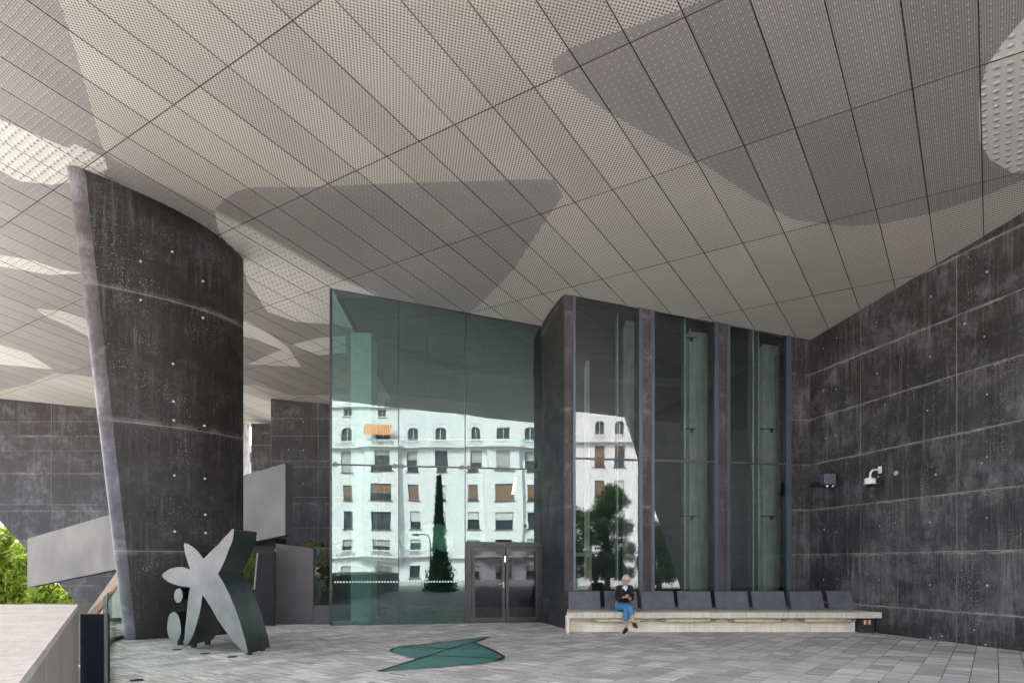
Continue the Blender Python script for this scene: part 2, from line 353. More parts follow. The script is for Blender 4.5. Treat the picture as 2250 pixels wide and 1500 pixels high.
# mirror frame of the glazing: used once to place the town behind the photographer
TH = R(9.7); GN = Vector((math.sin(TH), -math.cos(TH), 0)); GD = Vector((math.cos(TH), math.sin(TH), 0))
G0 = Vector((-4.49, 17.01, 0)); W0 = Vector((1.24, 16.17, 0)); CORNER = Vector((7.53, 17.25, 0)); RW = Vector((.2486, -.9686, 0))
def behind(X, Yp, D, P0):
    r = Vector(((X - CXP) / FPX, 1, (HYP - Yp) / FPX)); C0 = Vector((0, 0, EYE)); k = (P0 - C0).dot(GN) / r.dot(GN)
    h = C0 + r * k; d = r - GN * (2 * r.dot(GN)); return h + d * (D - k)

# ------------------------------------------------------------------ ground, street, paving
g = MB(); g.poly([(-900, -900, -2.0), (900, -900, -2.0), (900, 900, -2.0), (-900, 900, -2.0)])
tag(g.build('street_ground', M['street']), kind='structure')
EDGE = [(-4.0, -30), (-2.6, 1.0), (-3.05, 3.0), (-5.16, 8.77), (-6.0, 10.0), (-7.02, 12.0), (-7.65, 13.3), (-8.0, 13.9)]
plaza = EDGE + [(-8.2, 15.2), (-19, 24.5), (-19, 27), (9, 27), (12, 18), (30, 18), (30, -30)]
fl = MB(); fl.ext([(x, y, -.008) for x, y in plaza], (0, 0, -2.1)); floor = fl.build('plaza_floor', M['bed']); tag(floor, kind='structure')
DA = Vector((.577, .817)); DB = Vector((-.817, .577)); TW, TL = .315, .455
def inpoly(x, y, P):
    c = False; j = len(P) - 1
    for i in range(len(P)):
        if (P[i][1] > y) != (P[j][1] > y) and x < (P[j][0] - P[i][0]) * (y - P[i][1]) / (P[j][1] - P[i][1]) + P[i][0]: c = not c
        j = i
    return c
cent = []
for kb in range(-45, 62):
    offs = random.random() * TL
    for ka in range(-12, 62):
        b = -.051 + TW * (kb + .5); a = offs + TL * (ka + .5); p = DA * a + DB * b
        if not (-3 < p.y < 18.6 and -10 < p.x < 13): continue
        cn = [p + DA * (sa * TL / 2) + DB * (sb * TW / 2) for sa in (-1, 1) for sb in (-1, 1)]
        if inpoly(p.x + .12, p.y, plaza) or inpoly(p.x + .12, p.y + .1, plaza): cent.append(p)
def infr(p):
    if p.y < 8.9: return False
    X = CXP + FPX * p.x / p.y; return -20 < X < 2270 and HYP + FPX * EYE / p.y < 1512 and (p - Vector((7.53, 17.25))).dot(Vector((.9686, .2486))) < 0
vis = sorted([p for p in cent if infr(p)], key=lambda p: p.y); near = vis[:300]; ns = set(id(p) for p in near)
gp = .0055
tile = MB(); ca, cb = TL / 2 - gp, TW / 2 - gp
def tilec(p, a, b, z): q = p + DA * a + DB * b; return (q.x, q.y, z)
o2 = Vector((0, 0))
top = [tilec(o2, -ca, -cb, 0), tilec(o2, ca, -cb, 0), tilec(o2, ca, cb, 0), tilec(o2, -ca, cb, 0)]
tile.prism(top, [(x, y, -.03) for x, y, z in top]); tp = tile.build('paver', M['paver'], floor)
for i, p in enumerate(near):
    o = tp if i == 0 else tp.copy()
    if i: COL.objects.link(o); o.parent = floor
    o.location = (p.x, p.y, .012 + random.uniform(-.0012, .0012))
pm = MB(); tones = []
for p in cent:
    if id(p) in ns: continue
    z = .012 + random.uniform(-.0012, .0012)
    pm.poly([tilec(p, -ca, -cb, z), tilec(p, ca, -cb, z), tilec(p, ca, cb, z), tilec(p, -ca, cb, z)]); tones.append(random.random())
po = pm.build('paver_field', M['pavers'], floor, recalc=False); po['kind'] = 'stuff'
at = po.data.attributes.new('tone', 'FLOAT', 'FACE'); at.data.foreach_set('value', tones)
for P in po.data.polygons:
    pass
og = MB(); og.poly([(x, y, .004) for x, y in [(-3.9, -29), (-2.9, -3.1), (29, -3.1), (29, -29)]]); og.poly([(x, y, .004) for x, y in [(13.1, -3.1), (29, -3.1), (29, 17.5), (13.1, 17.5)]])
tag(og.build('outer_paving', M['plazag']), kind='structure')

# ------------------------------------------------------------------ soffit: panels, cut by the printed zones
d1 = Vector((1060, 1500, -274)).normalized(); nC = Vector((.0986, .113, 1)).normalized(); d2 = nC.cross(d1).normalized(); OC = Vector((0, 0, 9.87))
def c2w(u, v, h=0.): return OC + d1 * u + d2 * v + nC * h
def w2c(x, y): q = Vector((x, y, ceilz(x, y))) - OC; return (q.dot(d1), q.dot(d2))
def pxc(X, Yp):
    den = (HYP - Yp) / FPX + .0986 * (X - CXP) / FPX + .113
    D = (9.87 - EYE) / den; return w2c((X - CXP) / FPX * D, D)
ROOF = [(-12, -9.1), (-20, 8), (-31, 30.2), (-9.6, 30.2), (-9.6, 28.6), (-4.35, 28.6), (-4.49, 17.0), (.776, 17.90), (1.24, 16.16), (7.53, 17.25), (12.0, -.15), (14.5, -.5), (15, 3.9)]
ROOF[-3:] = [(7.53 + .2486 * 13, 17.25 - .9686 * 13), (12.3, 2.65)]; ROOF.append((-2.8, -4.4))
roofc = [w2c(x, y) for x, y in ROOF]
Z = {}
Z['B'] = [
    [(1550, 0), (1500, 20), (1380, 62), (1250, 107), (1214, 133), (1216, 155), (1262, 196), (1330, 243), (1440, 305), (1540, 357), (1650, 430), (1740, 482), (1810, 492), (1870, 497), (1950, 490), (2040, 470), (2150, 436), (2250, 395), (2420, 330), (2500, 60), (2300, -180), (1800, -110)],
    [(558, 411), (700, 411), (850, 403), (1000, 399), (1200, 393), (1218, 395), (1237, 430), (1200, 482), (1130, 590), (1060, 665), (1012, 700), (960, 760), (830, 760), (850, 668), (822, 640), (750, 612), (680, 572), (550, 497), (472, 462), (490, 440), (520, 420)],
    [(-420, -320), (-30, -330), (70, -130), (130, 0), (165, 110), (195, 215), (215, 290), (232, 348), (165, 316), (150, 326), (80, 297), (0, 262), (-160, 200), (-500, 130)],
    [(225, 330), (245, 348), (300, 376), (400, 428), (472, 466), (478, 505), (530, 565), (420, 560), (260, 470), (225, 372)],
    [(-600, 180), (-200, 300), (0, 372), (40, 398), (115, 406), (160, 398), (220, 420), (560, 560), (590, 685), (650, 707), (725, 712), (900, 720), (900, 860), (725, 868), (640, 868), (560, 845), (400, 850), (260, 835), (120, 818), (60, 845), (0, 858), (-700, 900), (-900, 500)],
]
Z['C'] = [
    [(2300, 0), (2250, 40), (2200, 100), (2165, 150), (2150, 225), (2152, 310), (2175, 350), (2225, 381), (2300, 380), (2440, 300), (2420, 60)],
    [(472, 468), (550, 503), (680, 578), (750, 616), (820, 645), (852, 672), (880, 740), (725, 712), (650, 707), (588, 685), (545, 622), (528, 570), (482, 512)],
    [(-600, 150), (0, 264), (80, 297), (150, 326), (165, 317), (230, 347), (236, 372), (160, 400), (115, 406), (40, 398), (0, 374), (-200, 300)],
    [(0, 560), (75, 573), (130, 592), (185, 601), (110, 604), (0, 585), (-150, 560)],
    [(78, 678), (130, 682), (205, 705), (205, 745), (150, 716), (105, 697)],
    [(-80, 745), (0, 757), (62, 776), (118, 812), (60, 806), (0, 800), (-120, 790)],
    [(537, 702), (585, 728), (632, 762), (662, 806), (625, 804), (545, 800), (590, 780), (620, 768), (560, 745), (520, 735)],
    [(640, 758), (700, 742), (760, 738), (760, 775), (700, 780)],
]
zc = {k: [[pxc(*p) for p in P] for P in v] for k, v in Z.items()}
U0, DU, V0, DV = 6.10 - 2.6 * 9, 2.595, .16 - .783 * 30, .783
panels = []
gap = .008
rb = (min(p[0] for p in roofc), max(p[0] for p in roofc), min(p[1] for p in roofc), max(p[1] for p in roofc))
for i in range(40):
    for j in range(90):
        u0, v0 = U0 + DU * i, V0 + DV * j
        if u0 > rb[1] or u0 + DU < rb[0] or v0 > rb[3] or v0 + DV < rb[2]: continue
        cs = [(u0 + gap, v0 + gap), (u0 + DU - gap, v0 + gap), (u0 + DU - gap, v0 + DV - gap), (u0 + gap, v0 + DV - gap)]
        mid = [(u0 + DU * a, v0 + DV * b) for a in (0, .5, 1) for b in (0, .5, 1)]
        if not any(inpoly(*c, roofc) for c in mid): 
            if not any(u0 < q[0] < u0 + DU and v0 < q[1] < v0 + DV for q in roofc): continue
        panels.append(cs)
def in_any(p, L): return any(inpoly(p[0], p[1], P) for P in L)
def panel_faces(cs):
    verts = [Vector(c) for c in cs]; faces = [[0, 1, 2, 3]]; kinds = ['R']
    x0, x1, y0, y1 = cs[0][0], cs[1][0], cs[0][1], cs[2][1]
    edges = []
    for L in ([roofc], zc['B'], zc['C']):
        for P in L:
            bb = (min(p[0] for p in P), max(p[0] for p in P), min(p[1] for p in P), max(p[1] for p in P))
            if bb[0] > x1 or bb[1] < x0 or bb[2] > y1 or bb[3] < y0: continue
            for k in range(len(P)):
                a, b = P[k], P[(k + 1) % len(P)]
                # Liang-Barsky
                t0, t1 = 0., 1.; dx, dy = b[0] - a[0], b[1] - a[1]; ok = True
                for p_, q_ in ((-dx, a[0] - x0), (dx, x1 - a[0]), (-dy, a[1] - y0), (dy, y1 - a[1])):
                    if abs(p_) < 1e-12:
                        if q_ < 0: ok = False
                    else:
                        r_ = q_ / p_
                        if p_ < 0: t0 = max(t0, r_)
                        else: t1 = min(t1, r_)
                if ok and t1 - t0 > 1e-4:
                    n_ = len(verts); verts += [Vector((a[0] + dx * t0, a[1] + dy * t0)), Vector((a[0] + dx * t1, a[1] + dy * t1))]; edges.append((n_, n_ + 1))
    if not edges: tv, tf = verts, [(0, 1, 2, 3)]
    else:
        res = delaunay_2d_cdt(verts, edges, faces, 1, 1e-4); tv, tf = res[0], res[2]
    out = []
    for f in tf:
        cx = sum(tv[k][0] for k in f) / len(f); cy = sum(tv[k][1] for k in f) / len(f)
        if not inpoly(cx, cy, roofc): continue
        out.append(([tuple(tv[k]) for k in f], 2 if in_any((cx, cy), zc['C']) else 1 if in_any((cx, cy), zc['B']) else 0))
    return out
def score(cs):
    c = c2w((cs[0][0] + cs[2][0]) / 2, (cs[0][1] + cs[2][1]) / 2)
    if c.y < 6: return -1
    X = CXP + FPX * c.x / c.y; Yy = HYP - FPX * (c.z - EYE) / c.y
    if not (-150 < X < 2400 and -150 < Yy < 1000): return -1
    return 1 / c.length
panels.sort(key=lambda c: -score(c))
ceil_root = MB()
top_o = [c2w(u, v, .10) for u, v in roofc]
ceil_root.ext([tuple(p) for p in top_o], (0, 0, .5)); ceiling = ceil_root.build('soffit', M['seam']); tag(ceiling, kind='structure')
def write_panel(mb, uvs, fs, jit=0.):
    cnt = {}
    for f, m in fs:
        i = len(mb.v); mb.v += [tuple(c2w(u, v, jit)) for u, v in f]; mb.f.append(tuple(range(i, i + len(f)))[::-1]); mb.mi.append(m); uvs += f[::-1]
        for k in range(len(f)):
            a, b = f[k], f[(k + 1) % len(f)]; ka = tuple(sorted(((round(a[0], 4), round(a[1], 4)), (round(b[0], 4), round(b[1], 4)))))
            cnt.setdefault(ka, []).append((a, b, m))
    for e in cnt.values():
        if len(e) == 1:
            a, b, m = e[0]; i = len(mb.v); mb.v += [tuple(c2w(*a, jit)), tuple(c2w(*b, jit)), tuple(c2w(*b, jit + .035)), tuple(c2w(*a, jit + .035))]
            mb.f.append((i, i + 1, i + 2, i + 3)); mb.mi.append(3); uvs += [a, b, b, a]
def flush_panel(mb, uvs, name):
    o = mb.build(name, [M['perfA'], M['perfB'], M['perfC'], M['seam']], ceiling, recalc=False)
    ul = o.data.uv_layers.new(name='UVMap'); ul.data.foreach_set('uv', [c for q in uvs for c in q]); return o
rest, ruv = MB(), []
cnt_p = 0
for cs in panels:
    fs = panel_faces(cs)
    if not fs: continue
    j_ = random.uniform(-.0015, .0015)
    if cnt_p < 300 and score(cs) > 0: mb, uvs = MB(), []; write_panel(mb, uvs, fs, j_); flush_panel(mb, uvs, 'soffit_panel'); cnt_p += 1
    else: write_panel(rest, ruv, fs, j_)
flush_panel(rest, ruv, 'soffit_panel_field')['kind'] = 'stuff'
# main roof slab over everything, with an added light slot over the lobby, nearly closed
rs = MB()
def slabp(L, z0=.75, z1=1.6, up=None):
    rs.prism([(x, y, ceilz(x, y) + z0) for x, y in L], [(x, y, ceilz(x, y) + z1) for x, y in L])
slabp([(-12, -9.1), (-20, 8), (-31, 30.2), (-9.6, 30.2), (-4.7, 28.6), (-4.7, 16.6), (13.5, 16.6), (13.5, 3.2), (-2.8, -4.4)], .62)
slabp([(-4.698, 16.602), (-4.698, 24.0), (17, 24.0), (17, 16.602)], .62); slabp([(-4.698, 24.0), (-4.698, 30), (17, 30), (17, 24.1)], .62)
single(rs, 'roof_slab', M['roof'], 'thick pale roof slab carrying the perforated soffit over the plaza', 'roof', (0, 10, 0))

# ------------------------------------------------------------------ right concrete wall with formwork panels
def wall_thing(name, label, base, dirv, outn, thick, outline, xs, zs, mat, grow=.008, ties=(), joint=None, cat='wall'):
    """outline: convex polygon in (t,z); panels cut from the grid xs, zs; proud of a lime-coloured core"""
    root = thing(name, label, cat, base)
    base = Vector(base); dirv = Vector(dirv); outn = Vector(outn)
    core = MB(); core.prism([base + dirv * a + Vector((0, 0, z)) for a, z in outline], [base + dirv * a + Vector((0, 0, z)) - outn * thick for a, z in outline])
    core.build('core', joint or M['joint'], root)
    # orientation of outline
    ar = sum(outline[i][0] * outline[(i + 1) % len(outline)][1] - outline[(i + 1) % len(outline)][0] * outline[i][1] for i in range(len(outline)))
    for i in range(len(xs) - 1):
        for j in range(len(zs) - 1):
            q = [(xs[i] + .009, zs[j] + .006), (xs[i + 1] - .009, zs[j] + .006), (xs[i + 1] - .009, zs[j + 1] - .006), (xs[i] + .009, zs[j + 1] - .006)]
            for k in range(len(outline)): 
                if len(q) > 2: q = clip(q, outline[k], outline[(k + 1) % len(outline)], ar > 0)
            if len(q) < 3 or parea(q) < .01: continue
            pr = grow + random.uniform(-.003, .004)
            a = [base + dirv * t_ + Vector((0, 0, z)) + outn * pr for t_, z in q]; b = [p - outn * (pr - .001) for p in a]
            MB().prism(a, b).build('concrete_panel', mat, root)
    if ties:
        tm = MB()
        for t_, z in ties:
            c = base + dirv * t_ + Vector((0, 0, z)) + outn * (grow + .004)
            rr = random.uniform(.014, .026)
            tm.poly([c + (dirv * math.cos(k * math.pi / 5) + Vector((0, 0, math.sin(k * math.pi / 5)))) * rr for k in range(10)])
        tm.build('tie_plugs', M['tie'], root, recalc=False)['kind'] = 'stuff'
    return root
RN = Vector((RW.y, -RW.x, 0))   # faces the plaza
if RN.dot(Vector((-1, 0, 0))) < 0: RN = -RN
zj = [-.53, .61, 1.78, 2.9, 4.04, 5.18, 6.32, 7.46, 8.6, 9.74]
ties = []
for t_ in (.55, .95, 2.25, 3.6, 4.85, 6.0):
    for k in range(len(zj) - 1):
        ties.append((t_ + random.uniform(-.05, .05), zj[k] + .55 + random.uniform(-.06, .06)))
ties += [(3.75, 3.32), (4.75, 3.4), (2.45, 5.0), (4.6, .3), (3.9, .12), (4.4, 6.1)]
xr = [0, .001 + 1.72, 4.22, 6.72, 9.22, 11.72, 14.22, 16.72, 19.2]
wall_thing('concrete_wall', 'tall dark board-formed concrete wall at the right, carrying the dome camera', CORNER, RW, RN, .7,
           [(0, -.5), (3.8, -.5), (4.55, 0), (18.4, 9.35), (18.4, 9.9), (0, 9.9)][:6] if False else [(0, -.02), (9.2, -.02), (18.7, 9.3), (18.7, 9.6), (0, 9.6)], xr, zj, M['wall'], ties=ties)

# ------------------------------------------------------------------ window wall (three grey bays) and concrete fin
def wy(X, P0=W0):   # distance of the glazing plane along a pixel column
    r = (X - CXP) / FPX; # P0 + s*GD ; x = r*y
    s_ = (r * P0.y - P0.x) / (GD.x - r * GD.y); return s_
def wpt(s_, z, out=0., P0=W0): return P0 + GD * s_ + Vector((0, 0, z)) + GN * out
def zbox(mb, s0, s1, z0, z1, o0, o1, P0=W0, topc=False, mi=0):
    def fn(s_, o_, z): 
        p = wpt(s_, z, o_, P0)
        if topc and z > 8: p.z = ceilz(p.x, p.y) + .05
        return p
    mb.box(s0, s1, o0, o1, z0, z1, mi, fn)
ww = thing('window_wall', 'dark concrete window wall with three tall grey glass bays behind the bench', 'wall', W0)
s = {k: wy(k) for k in (1240, 1258, 1264, 1403, 1411, 1430, 1437, 1569, 1577, 1596, 1603, 1727, 1737, 1780)}
for a, b in ((1411, 1430), (1577, 1596)):
    m = MB(); zbox(m, s[a], s[b], 0, 9, -.55, .03, topc=True); m.build('pillar', M['pillar'], ww)
m = MB(); zbox(m, s[1240] + .002, s[1258], 0, 9, -.3, 0.0, topc=True); m.build('pillar', M['pillar'], ww)
sm_ = (s[1737] + s[1780]) / 2 - .12
zz = [0, .61, 1.78, 2.9, 5.16, 9]
for k in range(len(zz) - 1):
    for a, b in ((s[1737], sm_ - .004), (sm_ + .004, s[1780])):
        m = MB(); zbox(m, a, b, zz[k] + .006, zz[k + 1] - .006, -.5, .012 + random.uniform(0, .004), topc=(k == 4)); m.build('concrete_panel', M['wall'], ww)
m = MB(); zbox(m, s[1737] + .01, s[1780], 0, 9, -.6, .004, topc=True); m.build('joint_backing', M['joint'], ww)
ZT = 1.52 + (1240 - 1012) / 1500 * 16.6
for a0, a, b, b0, in ((1258, 1264, 1403, 1411), (1430, 1437, 1569, 1577), (1596, 1603, 1727, 1737)):
    fr = MB(); zbox(fr, s[a0], s[a], 0, 9, -.08, .045, topc=True); zbox(fr, s[b], s[b0], 0, 9, -.12, .045, topc=True)
    zbox(fr, s[a], s[b], 0, .14, -.06, .03); f = fr.build('window_frame', M['steel'], ww)
    m = MB(); zbox(m, s[a], s[b], ZT - .022, ZT + .022, -.05, .025); m.build('transom', M['ssteel'], f)
    for z0, z1 in ((.14, ZT - .022), (ZT + .022, 9)):
        m = MB(); p = [wpt(s[a], z0, 0), wpt(s[b], z0, 0), wpt(s[b], z1, 0), wpt(s[a], z1, 0)]
        if z1 > 8:
            for q in (2, 3): p[q].z = ceilz(p[q].x, p[q].y) + .04
        m.poly(p); m.build('glass_pane', M['greyglass'], f, recalc=False)
fin = thing('concrete_fin', 'smooth dark blue-grey concrete fin between the green glass wall and the grey windows', 'wall', wpt(0, 0))
FA, FB = Vector((.776, 17.905, 0)), Vector((1.24, 16.17, 0))
zs_ = [0, 1.75, 4.3, 6.1, 7.6, 9.2]
fd = (FB - FA).normalized(); fo = Vector((fd.y, -fd.x, 0)); 
if fo.x > 0: fo = -fo
for k in range(len(zs_) - 1):
    n_ = 10; verts_a = []
    m = MB(); L = (FB - FA).length; grid = []
    z0, z1 = zs_[k] + .004, zs_[k + 1] - .004; dz = .10 * (k - 1) if k else 0
    for i in range(n_ + 1):
        for j in range(n_ + 1):
            a_, b_ = i / n_, j / n_
            bul = .045 * (math.sin(math.pi * b_) ** .6 if 0 < b_ < 1 else 0) * (math.sin(math.pi * a_) ** .5 if 0 < a_ < 1 else 0) * (1.6 if k >= 3 else .4)
            p = FA + fd * (L * a_) + fo * bul + Vector((0, 0, z0 + (z1 - z0) * b_ + (a_ - .5) * dz)); p.z = min(p.z, ceilz(p.x, p.y) + .02) if k > 2 else max(p.z, 0)
            grid.append(p)
    for i in range(n_):
        for j in range(n_): m.poly([grid[i * (n_ + 1) + j], grid[(i + 1) * (n_ + 1) + j], grid[(i + 1) * (n_ + 1) + j + 1], grid[i * (n_ + 1) + j + 1]])
    m.build('concrete_panel', M['fin'], fin, smooth=True, recalc=True)
m = MB(); m.prism([FA - fo * .01, FB - fo * .01 - fd * .01, FB - fo * .25 - fd * .01, FA - fo * .25], [Vector((p.x, p.y, ceilz(p.x, p.y))) for p in (FA - fo * .01, FB - fo * .01 - fd * .01, FB - fo * .25 - fd * .01, FA - fo * .25)])
m.build('core', M['fin'], fin)

# ------------------------------------------------------------------ green glass wall with the entrance doors
gw = thing('glass_wall', 'tall green tinted frameless glass entrance wall reflecting the white apartment block', 'glass wall', G0)
sg = {k: wy(k, G0) for k in (727, 729, 876, 1022, 1036, 1108, 1112, 1183, 1191, 1166)}
ZM = 1.52 + (1240 - 1021) / 1500 * 17.1; ZD = 1.52 + (1240 - 1192) / 1500 * 17.5
def gpane(a, b, z0, z1, mat=M['greenglass'], par=gw, out=0., name='glass_pane'):
    m = MB(); p = [wpt(a, z0, out, G0), wpt(b, z0, out, G0), wpt(b, z1, out, G0), wpt(a, z1, out, G0)]
    if z1 > 8:
        for q in (2, 3): p[q].z = ceilz(p[q].x, p[q].y) + .04
    m.poly(p); return m.build(name, mat, par, recalc=False)
e = .006
for a, b in ((729, 876), (876, 1022), (1022, 1191)):
    gpane(sg[a] + e, sg[b] - e, ZM + .012, 9)
    gpane(sg[a] + e, sg[b] - e, .02 if a != 1022 else ZD + .03, ZM - .012)
for a in (727, 876, 1022, 1191):
    m = MB(); wd = .011 if a not in (727,) else .03
    zbox(m, sg[a] - wd, sg[a] + wd, 0, 9, -.14, .012, G0, topc=True); m.build('mullion', M['dsteel'], gw)
m = MB(); zbox(m, sg[729], sg[1191], ZM - .018, ZM + .018, -.03, .02, G0); m.build('transom', M['ssteel'], gw)
m = MB()
for a in (729, 876, 1022):
    for d in (-.09, .09) if a != 729 else (.09,): zbox(m, sg[a] + d - .05, sg[a] + d + .05, ZM - .05, ZM + .05, -.05, .035, G0)
m.build('clamp_plate', M['steel'], gw)
m = MB(); zbox(m, sg[729], sg[1022], -.0, .02, -.04, .03, G0); m.build('sill', M['dsteel'], gw)
dm = MB(); n_ = 44; a0, a1 = wy(736, G0), wy(1010, G0)
for k in range(n_):
    c = wpt(a0 + (a1 - a0) * k / (n_ - 1), 1.09, .006, G0)
    dm.poly([c + (GD * math.cos(q * math.pi / 6) + Vector((0, 0, math.sin(q * math.pi / 6)))) * .026 for q in range(12)])
dm.build('marking_dots', plain('pale_marking_dot', (.42, .62, .55), .5), gw, recalc=False)
door = thing('entrance_doors', 'pair of dark framed glass entrance doors at the right foot of the green glass', 'door', wpt((sg[1022] + sg[1191]) / 2, 0, .02, G0))
m = MB(); zbox(m, sg[1022] + .012, sg[1036], 0.02, ZD + .03, -.06, .03, G0); zbox(m, sg[1183], sg[1191] - .012, 0.02, ZD + .03, -.06, .03, G0); zbox(m, sg[1036], sg[1183], ZD - .10, ZD + .03, -.06, .03, G0); m.build('door_frame', M['dsteel'], door)
for a, b, hs_ in ((sg[1036] + .01, sg[1108] + .01, 1), (sg[1112] - .01, sg[1183] - .01, 0)):
    m = MB(); w_ = .075; z0, z1 = .03, ZD - .11
    zbox(m, a, a + w_, z0, z1, -.03, .045, G0); zbox(m, b - w_, b, z0, z1, -.03, .045, G0); zbox(m, a + w_, b - w_, z0, z0 + .13, -.03, .045, G0); zbox(m, a + w_, b - w_, z1 - .1, z1, -.03, .045, G0)
    d_ = m.build('door_leaf', M['dsteel'], door); gpane(a + w_, b - w_, z0 + .13, z1 - .1, M['doorglass'], d_, .01)
    if hs_:
        c = wpt(b - .04, 1.03, .05, G0); h_ = MB(); h_.tube([c, c + GN * .06, c + GN * .06 - GD * .14], .012); h_.box(-.02, .02, 0, .012, -.11, .05, 0, lambda x, y, z: c + GD * x + GN * y + Vector((0, 0, z))); h_.build('door_handle', M['silver'], d_)
m = MB(); c0 = wpt(sg[1036] + .35, ZD - .02, .035, G0); m.box(0, .85, 0, .05, -.03, .04, 0, lambda x, y, z: c0 + GD * x + GN * y + Vector((0, 0, z))); m.build('door_closer', M['dsteel'], door)

# ------------------------------------------------------------------ lobby behind the glass
m = MB(); lc_ = [(-4.4, 17.25), (.70, 18.2), (1.4, 16.75), (7.6, 17.95), (16, 18.5), (16, 24.5), (-4.4, 24.5)]
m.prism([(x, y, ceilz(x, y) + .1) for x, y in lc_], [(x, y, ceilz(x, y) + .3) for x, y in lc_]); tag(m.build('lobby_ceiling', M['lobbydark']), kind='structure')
m = MB(); m.poly([(x, y, .018) for x, y in lc_]); tag(m.build('lobby_floor', M['lobbyfloor'], recalc=False), kind='structure')
fl_ = MB(); 
lw = thing('lobby_wall', 'pale interior concrete wall seen dimly behind the grey window bays', 'wall', (2, 22.5, 0))
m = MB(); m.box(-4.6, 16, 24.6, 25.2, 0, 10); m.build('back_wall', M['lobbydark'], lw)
for a, b, D in ((1288, 1296, 20.), (1376, 1410, 17.35), (1512, 1575, 17.6), (1676, 1740, 17.9)):
    m = MB(); m.box((a - CXP) / FPX * D, (b - CXP) / FPX * D, D, D + .5, 0, 8.3); m.build('pilaster', M['intconc'], lw)
for k, X in enumerate((1357, 1377, 1505, 1517, 1655, 1667)):
    Dv = 17.0 if k % 2 == 0 else 17.45; x = (X - CXP) / FPX * Dv
    m = MB(); m.box(x - .013, x + .013, Dv, Dv + .35, .1, 8.2)
    f = single(m, 'glass_fin', M['finglass'], ['nearer', 'farther'][k % 2] + ' pale vertical glass fin standing inside the ' + ['left', 'middle', 'right'][k // 2] + ' grey window bay', 'glass fin', (x, Dv, .1), 'glass fins inside the window bays')
for k, X in enumerate((1520, 1695)):
    for j, Yp in enumerate((945, 1137, 745)):
        D = 17.2 + .2 * k; p = px(X, Yp, D); m = MB(); m.box(p.x - .03, p.x + .03, p.y - .03, p.y + .03, p.z - .05, p.z + .05); m.tube([p + Vector((-.28, 0, .04)), p + Vector((.12, 0, .04))], .014)
        single(m, 'glass_clamp', M['dsteel'], 'dark %s clamp bracket holding glass inside the %s window bay' % (['upper', 'lower', 'topmost'][j], ['middle', 'right'][k]), 'bracket', p, 'glass clamps inside the window bays')
gl = thing('globe_lamp', 'cluster of clear blown globes hanging behind the middle green glass pane', 'lamp', px(935, 1185, 19.5))
for X, Yp, r_ in ((905, 1182, .34), (945, 1178, .40), (975, 1192, .26), (925, 1195, .25), (962, 1170, .27)):
    p = px(X, Yp, 19.5); MB().ball(p, r_, 16, 10).build('globe', M['globe'], gl, smooth=True)
p = px(938, 1150, 19.5); MB().tube([p, (p.x, p.y, 8.5)], .01).build('cable', M['iron'], gl)
m = MB(); m.tube([px(1127, 1085, 19.0), px(1133, 1048, 19.0)], .035); single(m, 'hanging_tube_light', M['warm'], 'slim glowing orange tube light hanging above the doors inside', 'light', px(1127, 1085, 19))
m = MB(); m.tube([px(1106, 1240, 20.0), px(1111, 1222, 20.0)], .025); single(m, 'wall_tube_light', M['warm'], 'short orange tube light seen through the right door leaf', 'light', px(1106, 1240, 20))
m = MB(); m.box(-4.3, -3.75, 18.2, 19.0, 0, 7.7); single(m, 'lobby_partition', plain('interior_plaster', (.50, .53, .51), .8), 'pale partition inside at the left end of the green glass', 'partition', (-4.1, 21, 0))
sc = thing('interior_screen', 'pale framed mint panel standing inside the lower left grey window bay', 'screen', px(1280, 1300, 18))
m = MB(); D = 18.
for a, b, c, d in ((1256, 1300, 1213, 1221), (1293, 1300, 1221, 1300)): m.box((a - CXP) / FPX * D, (b - CXP) / FPX * D, D, D + .06, EYE + (HYP - d) / FPX * D, EYE + (HYP - c) / FPX * D)
m.build('frame', M['label'], sc)
m = MB(); m.box((1256 - CXP) / FPX * D, (1292 - CXP) / FPX * D, D + .01, D + .05, .4, EYE + (HYP - 1270) / FPX * D); m.build('panel', plain('mint_panel', (.35, .60, .50), .5), sc)
m = MB()
for k in range(9): m.box(-3.86, -3.83, 18.3 + k * .28, 18.34 + k * .28, 0, 2.4 + .35 * k)
tag(m.build('stair_screen_bars', M['iron']), 'thin dark vertical bars of the stair screen inside the left glass pane', 'screen', None)
m = MB(); m.box(-4.2, .6, 20, 20.06, 5.15, 5.2); single(m, 'lobby_rail', M['finglass'], 'thin pale green gallery edge crossing behind the upper green glass', 'gallery', (-2, 20, 5.15))

